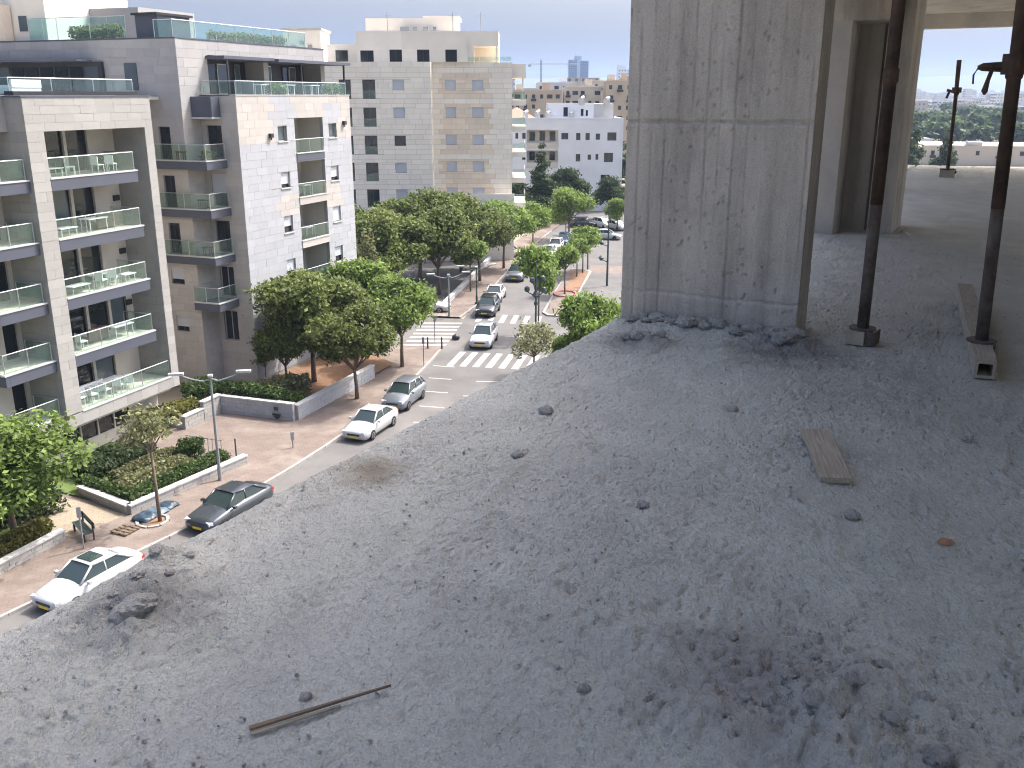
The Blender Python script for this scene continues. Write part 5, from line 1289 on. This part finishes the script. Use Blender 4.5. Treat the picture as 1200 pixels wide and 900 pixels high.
# keep the floor flat where props and the column stand
Tj = Tg + (1-sstep(0,.3,Tg-TE))*(.022*(fbm(Sg*9,Sg*0+2,83,4,.6)-.5))
P = np.stack([Tj, Sg, ZS + h - .012], -1)
HH = h.copy() - .012
def FH(t, s, r=.03):          # height of the rough floor under a small footprint
    i0, i1 = np.searchsorted(ss, s-r), np.searchsorted(ss, s+r)+1; j0, j1 = np.searchsorted(tt, t-r), np.searchsorted(tt, t+r)+1
    return float(np.mean(HH[i0:i1, j0:j1]))
low = P[:, :1].copy(); low[:,0,2] = ZS-.28; low[:,0,0] -= .004
mid_ = P[:, :1].copy(); mid_[:,0,2] -= .03; mid_[:,0,0] -= .012
P = np.concatenate([low, mid_, P], 1)
lastrow = P[-1:].copy(); lastrow[:,:,2] = ZS-.28; P = np.concatenate([P, lastrow], 0)
obj('floor_slab', grid_mesh('floor_slab', P, M['floor']), OB.o)
b = MB(); b.box(TE+.05,12,-7,SE-.02,ZS-.3,ZS-.15); OB.add('slab_underside', b, M['ceil'])
ZC = ZS+3.25
b = MB(); b.box(-1.56,7,.2,6.2,ZC,ZC+.25); b.box(TE-.02,7,6.2,SE+2.0,ZC,ZC+.25); OB.add('ceiling_slab', b, M['ceil'])  # unseen near part cut back to admit skylight, far overhang lengthened to block sun
b = MB(); b.box(2.6,2.8,4.5,10.5,ZS-.1,ZC-.002); OB.add('light_blocking_wall', b, M['column'])  # unseen wall added to keep light off the first column's right side
b = MB(); b.box(-5.5,TE-.06,16.8,SE-.03,ZS-.28,ZS-.012); OB.add('floor_extension', b, M['floor'])
b = MB(); b.box(-5.5,TE-.03,21.5,SE+2.0,ZC+.002,ZC+.24); OB.add('ceiling_extension', b, M['ceil'])
b = MB(); b.box(-5.5,12,SE-.35,SE-.05,ZC-.3,ZC+.001); OB.add('edge_beam', b, M['ceil'])
b = MB(); b.box(TE+.02,TE+.32,6.65,11.5,ZC-.55,ZC+.01); OB.add('side_beam', b, M['column'])
def relief_face(name, u0, u1, z0, z1, fn, step=.009, mk='column', z_joints=(), parent=None):
    us = np.arange(u0, u1+1e-6, step); zs = np.arange(z0, z1+1e-6, step); us[-1] = u1; zs[-1] = z1
    U, Z = np.meshgrid(us, zs); d = 0
    bw = .095; ph = U/bw + .25*vnoise(U*3, U*0, 3)*0
    bi = np.floor(ph); fr = np.abs(ph-bi-.5)*2
    d = d + .006*(hash2(bi, bi*0+5, 9)-.5)                                  # board to board
    d = d - .011*sstep(.84,1.0,fr)*sstep(.35,.6,fbm(bi*3.7+U*.5, Z*1.4, 11, 2)) + .005*sstep(.93,1.0,fr)*(hash2(bi,bi*0,4) > .6)
    d = d + .004*(fbm(U*14, Z*3, 13, 4)-.5)
    d = d - .013*sstep(.80,.85, fbm(U*42, Z*30, 15, 2))*sstep(.45,.62,fbm(U*3,Z*2.2,16,2)) - .006*sstep(.86,.9, vnoise(U*85, Z*75, 25))*sstep(.4,.6,fbm(U*4,Z*3,26,2))
    for zj, dep, tri in z_joints:
        zz = zj + .012*(fbm(U*9, U*0+zj, 17, 3)-.5)*2
        d = d - dep*1.8*np.exp(-((Z-zz)/.010)**2) + dep*.5*np.exp(-((Z-zz+.03)/.02)**2)
        for (uc, wv, hv_) in tri:
            m = (np.abs(U-uc) < wv*(1-np.clip((zz-Z)/hv_,0,1)))*(Z < zz)*(zz-Z < hv_); d = d + .006*m*(.5+fbm(U*30,Z*30,19,2))
    d = d + .01*(fbm(U*10,Z*10,23,3)-.5)*np.exp(-((Z-z0)/.12)**2)
    return fn(U, Z, d)
# first column, board-marked
col = OB.add('column', MB().box(TE+.03,-1.31,6.32,6.6,ZS-.1,ZC+.005), M['column'])
P = relief_face('f', TE+.02, -1.30, ZS-.06, ZC, lambda U, Z, d: np.stack([U, 6.30-d, Z], -1), z_joints=((19.83,.011,((-1.98,.07,.10),(-1.83,.05,.06),(-2.06,.04,.05))),(18.66,.004,())))
obj('board_marked_face', grid_mesh('board_marked_face', P, M['column']), col)
P = relief_face('r', 6.30, 6.61, ZS-.06, ZC, lambda U, Z, d: np.stack([-1.30+d, U, Z], -1))
obj('side_face', grid_mesh('side_face', P, M['column']), col)
# second pier: jamb strip, recessed infill panel, right-hand pier, lintel above
b = MB(); b.box(-2.35,-2.06,11.5,12.0,ZS-.1,20.78); OB.add('jamb', b, M['ceil'])
b = MB(); b.box(-2.5,-1.8,12.1,12.35,ZS-.1,ZC); OB.add('infill_wall', b, M['column'])
b = MB(); b.box(-2.5,-1.62,11.5,12.1,20.78,ZC+.002); OB.add('lintel', b, M['column'])
b = MB(); b.box(-1.74,-1.47,11.9,12.75,ZS-.1,ZC-.003); p2 = OB.add('column', b, M['column'])
P = relief_face('c2', -1.74, -1.47, ZS-.05, ZC-.01, lambda U, Z, d: np.stack([U, 11.885-d, Z], -1), .016, z_joints=((19.83,.01,()),))
obj('board_marked_face', grid_mesh('board_marked_face', P, M['column']), p2)
b = MB(); b.box(-2.58,-2.2,17.8,18.1,ZS-.1,ZC-.004); OB.add('column', b, M['column'])

# steel props
def OBp(t, s, z=0): return OX(t, s, z)
def prop(label, t, s, z0, top, lean=(0,0), full=True, block=True):
    o = thing('steel_prop', label, 'prop', OX(t,s,z0), -OAZ, 'steel props')
    dx, dy = lean; H_ = top-z0
    L = lambda z: (dx*z/H_, dy*z/H_, z)
    b = MB(); b.tube([L(.012),L(.5),L(.82)], .037, 14); b.build('outer_tube', M['rust2'], o, smooth=True)
    if full:
        b = MB(); b.tube([L(.8),L(H_-.012)], .0385, 14); b.build('inner_tube', M['rust'], o, smooth=True)
        b = MB(); b.tube([L(1.52),L(1.53),L(1.6),L(1.61)], [.04,.047,.047,.04], 14); b.build('collar_nut', M['rust'], o)
        b = MB(); b.box(-.09+dx,.09+dx,-.09+dy,.09+dy,H_-.012,H_-.001); b.build('head_plate', M['rust'], o)
    b = MB(); b.tube([(0,0,0),(0,0,.012)], .085, 16); b.build('base_plate', M['rust2'], o)
    return o
b = MB(); b.box(-.075,.075,-.09,.09,0,.085); b.box(.055,.085,-.095,.095,.0,.1,0)
wbk = thing('timber_block', 'short timber block under the steel prop beside the column', 'timber', OX(-.885,6.34,ZS+FH(-.885,6.34,.09)+.010), -OAZ-R(8)); b = MB(); b.box(-.075,.04,-.09,.09,0,.09); b.build('block', M['wood'], wbk)
b = MB(); b.box(.042,.052,-.07,.07,.0,.09); b.box(.052,.09,-.07,-.06,0,.09); b.box(.085,.095,-.07,.07,0,.088); b.build('bracket', M['rust2'], wbk)
prop('rusty steel prop standing beside the concrete column', -.885, 6.34, ZS+.100+FH(-.885,6.34,.09), ZC)
# hollow timber beam lying on the floor, second prop on it
be_ = Vector((-.13,5.80)); bf = Vector((-.42,8.25)); dv = (bf-be_); Lb = dv.length; ab = math.atan2(dv.y, dv.x)
ZB = ZS+max(FH(-.13,5.8),FH(-.28,7),FH(-.42,8.2))+.012; pb_ = OX(be_.x, be_.y, ZB); hb = thing('box_beam', 'pale hollow timber beam lying on the floor under the right prop', 'beam', pb_, ab-OAZ)
for nm, bb in (('top_board',(0,Lb,-.055,.055,.085,.105)),('bottom_board',(0,Lb,-.055,.055,.0,.018)),('side_board',(0,Lb,.037,.055,.018,.085)),('side_board',(0,Lb,-.055,-.037,.018,.085))):
    b = MB(); b.box(*bb); b.build(nm, M['woodx'], hb)
p2_ = prop('thick rusty steel prop at the right edge standing on the hollow beam', -.185, 6.27, ZB+.105, ZC, (-.07,.0))
cz = 20.16-ZB-.105
b = MB(); b.tube([(-.045,0,cz-.05),(-.045,0,cz+.06)], .062, 12); b.tube([(-.1,0,cz+.0),(-.2,.0,cz-.0),(-.225,0,cz-.012)], [.02,.014,.012], 8); b.tube([(-.1,0,cz-.028),(-.2,0,cz-.022),(-.225,0,cz-.012)], .01, 6); ck = b.build('clamp', M['rust'], p2_)
b = MB(); b.tube([(-.15,0,cz-.02),(-.165,0,cz-.08),(-.175,0,cz-.14),(-.172,0,cz-.16)], [.012,.012,.018,.006], 8); b.tube([(-.222,0,cz-.01),(-.243,0,cz-.05),(-.24,0,cz-.1)], .006, 6); b.build('hanging_hook', M['rust'], ck)
b = MB(); b.box(.0,.012,-.06,.06,-.1,.01); o_ = b.build('bracket', M['rust2'], p2_); o_.location = (.07,-.05,0)
p3 = thing('steel_prop', 'short thin prop with collar near the far edge of the slab', 'prop', OX(-1.66,20.9,ZS+.14), -OAZ, 'steel props')
b = MB(); b.tube([(0,0,0),(-.02,0,1.1),(-.05,0,2.05)], [.034,.034,.045], 10); b.build('tube', M['rust'], p3)
b = MB(); b.tube([(-.025,0,1.45),(-.025,0,1.55)], .09, 10); b.tube([(-.2,0,1.5),(-.09,0,1.47),(.02,0,1.42)], .03, 6); b.tube([(-.15,0,1.48),(-.19,0,1.35)], .025, 6); b.build('collar', M['rust'], p3)
b = MB(); b.tube([(0,0,.0),(0,0,.015)], .15, 12); b.tube([(.08,0,.01),(.16,0,-.06)], .03, 6); b.build('base_plate', M['rust'], p3)
b = MB(); b.box(-.13,.13,-.12,.12,0,.145); tag(b.build('timber_block', M['wood'], None), 'timber block under the short prop near the far slab edge', 'timber'); bpy.context.view_layer.update()
bl_ = [o for o in bpy.data.objects if o.get('label') == 'timber block under the short prop near the far slab edge'][0]; bl_.location = OX(-1.66,20.9,ZS-.005); bl_.rotation_euler = (0,0,-OAZ)

# loose things on the floor
def place(o, t, s, z, rz=0, rx=0, ry=0): o.location = OX(t,s,ZS+z+FH(t,s)); o.rotation_euler = (rx,ry,rz-OAZ); return o
b = MB(); b.box(-.064,.064,-.27,.27,0,.024); pk = tag(b.build('plank', M['woody'], None), 'short pale timber board lying on the floor, far end propped up', 'plank'); place(pk, -.675, 4.12, .022, R(21), R(2.6))
b = MB(); b.box(-.03,.03,-.05,.05,-.02,.035); place(tag(b.build('concrete_chip', M['clod'], None), 'flat concrete chip under the far end of the timber board', 'concrete chip'), -.76, 4.33, 0, .4)
sk_ = thing('timber_lath', 'thin split timber lath on the floor near the bottom edge', 'timber lath', OX(-1.57,1.47,ZS+max(FH(-1.57,1.47),FH(-1.46,1.63),FH(-1.36,1.78))-.001), -OAZ)
b = MB(); d0 = Vector((.215,.315,0)); nn = Vector((d0.y,-d0.x,0)).normalized()
def lath(w0, w1, z0, z1, off, f0=0, f1=1, th=.007):
    a, c = d0*f0 + nn*off, d0*f1 + nn*off; m = MB()
    m.v += [tuple(a-nn*w0+Vector((0,0,z0))), tuple(a+nn*w0+Vector((0,0,z0))), tuple(c+nn*w1+Vector((0,0,z1))), tuple(c-nn*w1+Vector((0,0,z1)))]
    m.v += [(x,y,z+th) for x,y,z in m.v[:4]]
    for q in ((3,2,1,0),(4,5,6,7),(0,1,5,4),(1,2,6,5),(2,3,7,6),(3,0,4,7)): m.f.append(q); m.m.append(0)
    return m
lath(.007,.0015,.008,.016,-.004).build('strip', M['wood2'], sk_); lath(.006,.003,.0,.006,.007,0,.62,.006).build('strip', M['wood'], sk_)
def rock_mesh(seed, m, n=10, sq=(1,1,.75)):
    g = np.random.default_rng(seed); th_ = np.linspace(0, math.pi, n); ph = np.linspace(0, 2*math.pi, 2*n)
    A, Bq = np.meshgrid(th_, ph, indexing='ij'); r = .55+.9*fbm(np.sin(A)*np.cos(Bq)*2.2+seed*3.1+5, np.sin(A)*np.sin(Bq)*2.2+np.cos(A)*2.2+9, seed, 3); r[:,-1] = r[:,0]
    return grid_mesh('rock', np.stack([r*np.sin(A)*np.cos(Bq)*sq[0], r*np.sin(A)*np.sin(Bq)*sq[1], r*np.cos(A)*sq[2]], -1), m, False)
RK = [rock_mesh(k+1, M['clod']) for k in range(6)]
for i, (t, s, r, lab) in enumerate(((-1.24,4.64,.024,'grey pebble left of the timber board towards the column'),(-.13,4.71,.026,'dark grey pebble on the floor between the timber board and the hollow beam'),(-.46,3.57,.03,'grey pebble just in front of the timber board'),(-2.06,4.11,.035,'dark concrete lump near the slab edge below the street'),(-1.89,3.49,.025,'small dark pebble in the middle of the slab towards its edge'),(-1.2,3.26,.022,'lone dark pebble in the centre of the floor'),(-1.55,1.66,.016,'small pale pebble beside the timber lath'),(-.02,2.15,.03,'dark lump at the bottom right corner'),(.22,2.66,.04,'dark lump at the right edge of the floor'),(-.9,2.05,.016,'small pebble right of the timber lath'),(-.62,2.5,.016,'small grey pebble in front of the rough patch'))):
    o = tag(obj('stone', RK[i % 6], None), lab, 'stone'); place(o, t, s, r*.35, i*1.1); o.scale = (r*1.2, r, r*.85)
b = MB(); b.box(-.035,.035,-.02,.02,0,.03); bk = tag(obj('brick_shard', rock_mesh(77, M['brick'], 7, (1.3,.8,.6)), None), 'orange-brown brick shard on the floor at right', 'brick shard'); place(bk, -.12, 3.48, .01, .5); bk.scale = (.024,.022,.022)
# clods of spilt concrete along the column foot
rr = random.Random(12)
for k in range(34):
    if k < 24: t = -2.45+1.15*(k+.5)/24+rr.uniform(-.03,.03); s = 6.24-rr.random()**2*.12+.03*0; r = rr.uniform(.026,.058)
    elif k < 30: t = -1.36+rr.uniform(-.1,.12); s = 6.12+rr.uniform(-.12,.1); r = rr.uniform(.025,.06)
    else: t = -2.15+rr.uniform(-.13,.13); s = 5.68+rr.uniform(-.06,.06); r = rr.uniform(.03,.05)
    o = tag(obj('concrete_clod', RK[k % 6], None), 'grey concrete clod in the rubble along the foot of the column', 'concrete clod', 'rubble at the column foot'); place(o, t, s, r*.5, rr.random()*6); o.scale = (r*1.25, r, r*rr.uniform(.7,1.1))
for k, (t, s, r) in enumerate(((-2.26,1.70,.05),(-2.34,1.66,.032),(-2.30,1.80,.036),(-2.40,1.74,.028),(-2.44,1.86,.04),(-2.37,1.93,.03),(-2.48,1.98,.045),(-2.42,2.06,.03),(-2.5,1.62,.022),(-2.2,1.86,.02),(-2.36,1.52,.02),(-2.46,2.2,.024))):
    o = tag(obj('concrete_clod', RK[k % 6], None), 'biggest dark concrete clod in the heap near the left slab edge' if k == 0 else 'dark concrete clod in the heap near the left slab edge', 'concrete clod', 'heap at the slab edge'); place(o, t, s, r*(.12 if k == 0 else .2)-.006, k*1.7); q_ = 1.0 if k == 0 else .55; o.scale = (r*q_, r*1.4*q_, r*q_); o.scale.z *= .8
for k, (t, s, r) in enumerate(((-.42,2.33,.02),(-.33,2.22,.026),(-.26,2.36,.018),(-.5,2.2,.016),(-.14,2.28,.022),(-.2,2.5,.017),(-.38,2.5,.014),(-.6,2.36,.015),(-.08,2.42,.016))):
    o = tag(obj('concrete_clod', RK[(k+2) % 6], None), 'grey concrete clod in the rough patch at the bottom right', 'concrete clod', 'rough patch clods'); place(o, t, s, r*.4, k*2.1); o.scale = (r*1.2, r, r*.8)
# uncountable crumbs all over the floor
g = np.random.default_rng(31); base = MB(); n = 1500; V = []; F = []
for k in range(n):
    s = 1.2+ (g.random()**1.4)*9; t = g.uniform(TE+.05, .9); 
    dens = float(sstep(.35,.65,fbm(np.array([t*1.1+3]),np.array([s*.55+1]),21))[0])
    if g.random() > .25+.75*dens: continue
    r = g.uniform(.003,.008)*(1+.5*(g.random() < .06)); q = len(V)
    pts = g.normal(size=(6,3))*.25 + np.array([(1,0,0),(-1,0,0),(0,1,0),(0,-1,0),(0,0,.8),(0,0,-.8)]); pts = pts*r + np.array([t,s,ZS-.004+r*.5+.012*0])
    V += [tuple(p) for p in pts]; F += [(q+a,q+b_,q+c) for a, b_, c in ((0,2,4),(2,1,4),(1,3,4),(3,0,4),(2,0,5),(1,2,5),(3,1,5),(0,3,5))]
me = bpy.data.meshes.new('crumbs'); me.from_pydata(V, [], F); me.materials.append(M['clod'])
tag(obj('concrete_crumbs', me, None, (0,0,0), -OAZ), 'loose concrete crumbs scattered over the rough floor', 'crumbs', kind='stuff')

# ------------------------------------------------------------------ beyond the far slab edge, on the right
for i, (x,y,sc,lab) in enumerate(((80,196,1.15,'dark conifer beyond the far slab edge, leftmost'),(84.5,205,1.3,'dark conifer beyond the far slab edge, second from the left'),(89,199,1.2,'dark conifer beyond the far slab edge, beside the short prop'),(93,206,.85,'small dark conifer beyond the far slab edge, right of the short prop'))):
    tree('conifer', 'conifer', lab, x, y, 0, sc, i, 'conifers beyond the slab')
tree('broadleaf_tree', 'bright', 'bright bush at the foot of the conifers beyond the slab', 87, 190, 0, .9, 0, 'conifers beyond the slab')
block('warehouse', 'long low beige building with white roof beyond the far slab edge', 122, 178, 285, 26, 5.2, FARM[2], 1, 6, rot=R(-12))
b = MB()
for x, lab in ((136,0),):
    o = thing('water_tank', 'white rounded roof unit on the low beige building', 'tank', (137,289,5.2)); q = MB(); q.tube([(-2.2,0,.9),(2.2,0,.9)], .9, 10); q.build('tank', M['lip'], o); q = MB(); q.box(-2,2,-.7,.7,0,.4); q.build('stand', M['poleg'], o)
block('warehouse', 'white shed roof below the woodland, right of the conifers', 118, 152, 352, 24, 4.6, FARM[3], 1, 7)
block('warehouse', 'white low building left of the woodland', 112, 136, 410, 20, 6.0, FARM[3], 2, 4)
block('office_block', 'pale blue-white office building beyond the woodland edge', 150, 186, 520, 24, 10.5, mat('block_blue', (.5,.56,.64), .8, .05, .05), 3, 3.4)
g = np.random.default_rng(17); Vs = []
base = crown_quads(99, lobes_for(99, 4.6, 7.5, 1.2, 7), 120, 3, 1.0, .5, .5, .8)
for k in range(230):
    y = 380+ 620*g.random()**1.3; az = R(g.uniform(21.0,32.0)); x = y*math.tan(az)
    if y < 440 and x/y < .405: continue
    s = g.uniform(.8,1.5); a = g.uniform(0,6.28); q = base.copy(); c_, s_ = math.cos(a), math.sin(a)
    q = np.stack([q[...,0]*c_-q[...,1]*s_, q[...,0]*s_+q[...,1]*c_, q[...,2]], -1)*np.array([s,s,s*g.uniform(.9,1.25)])
    Vs.append(q+np.array([x,y,-.5]))
tag(obj('woodland', quads_mesh('woodland', np.concatenate(Vs), leafmat('leaf_wood', (.07,.105,.035), .3))), 'green wood of round trees beyond the far slab edge', 'woodland', kind='stuff')
Vs = []
for k in range(420):
    y = 200+ 2600*g.random()**1.5; az = R(g.uniform(-33,21)); x = y*math.tan(az)
    if y < 240 and -2 < x < 24: continue
    if 300 < y < 345 and -2 < x < 55: continue
    s = g.uniform(.7,1.3); Vs.append(base*s+np.array([x,y,-.5]))
tag(obj('city_trees', quads_mesh('city_trees', np.concatenate(Vs), leafmat('leaf_far', (.06,.085,.035), .3))), 'scattered far trees between the city buildings', 'trees', kind='stuff')

# ------------------------------------------------------------------ the summer haze
hz = MB(); hz.box(-9200,9200,-420,9800,-1.2,235)
hm = bpy.data.materials.new('haze_air'); hm.use_nodes = True; nt = hm.node_tree; nt.nodes.remove(nt.nodes['Principled BSDF'])
pv_ = nt.nodes.new('ShaderNodeVolumePrincipled'); pv_.inputs['Color'].default_value = (.44,.56,.78,1); pv_.inputs['Density'].default_value = .00022; pv_.inputs['Anisotropy'].default_value = .2
nt.links.new(pv_.outputs[0], nt.nodes['Material Output'].inputs['Volume'])
tag(hz.build('haze', hm), kind='stuff')
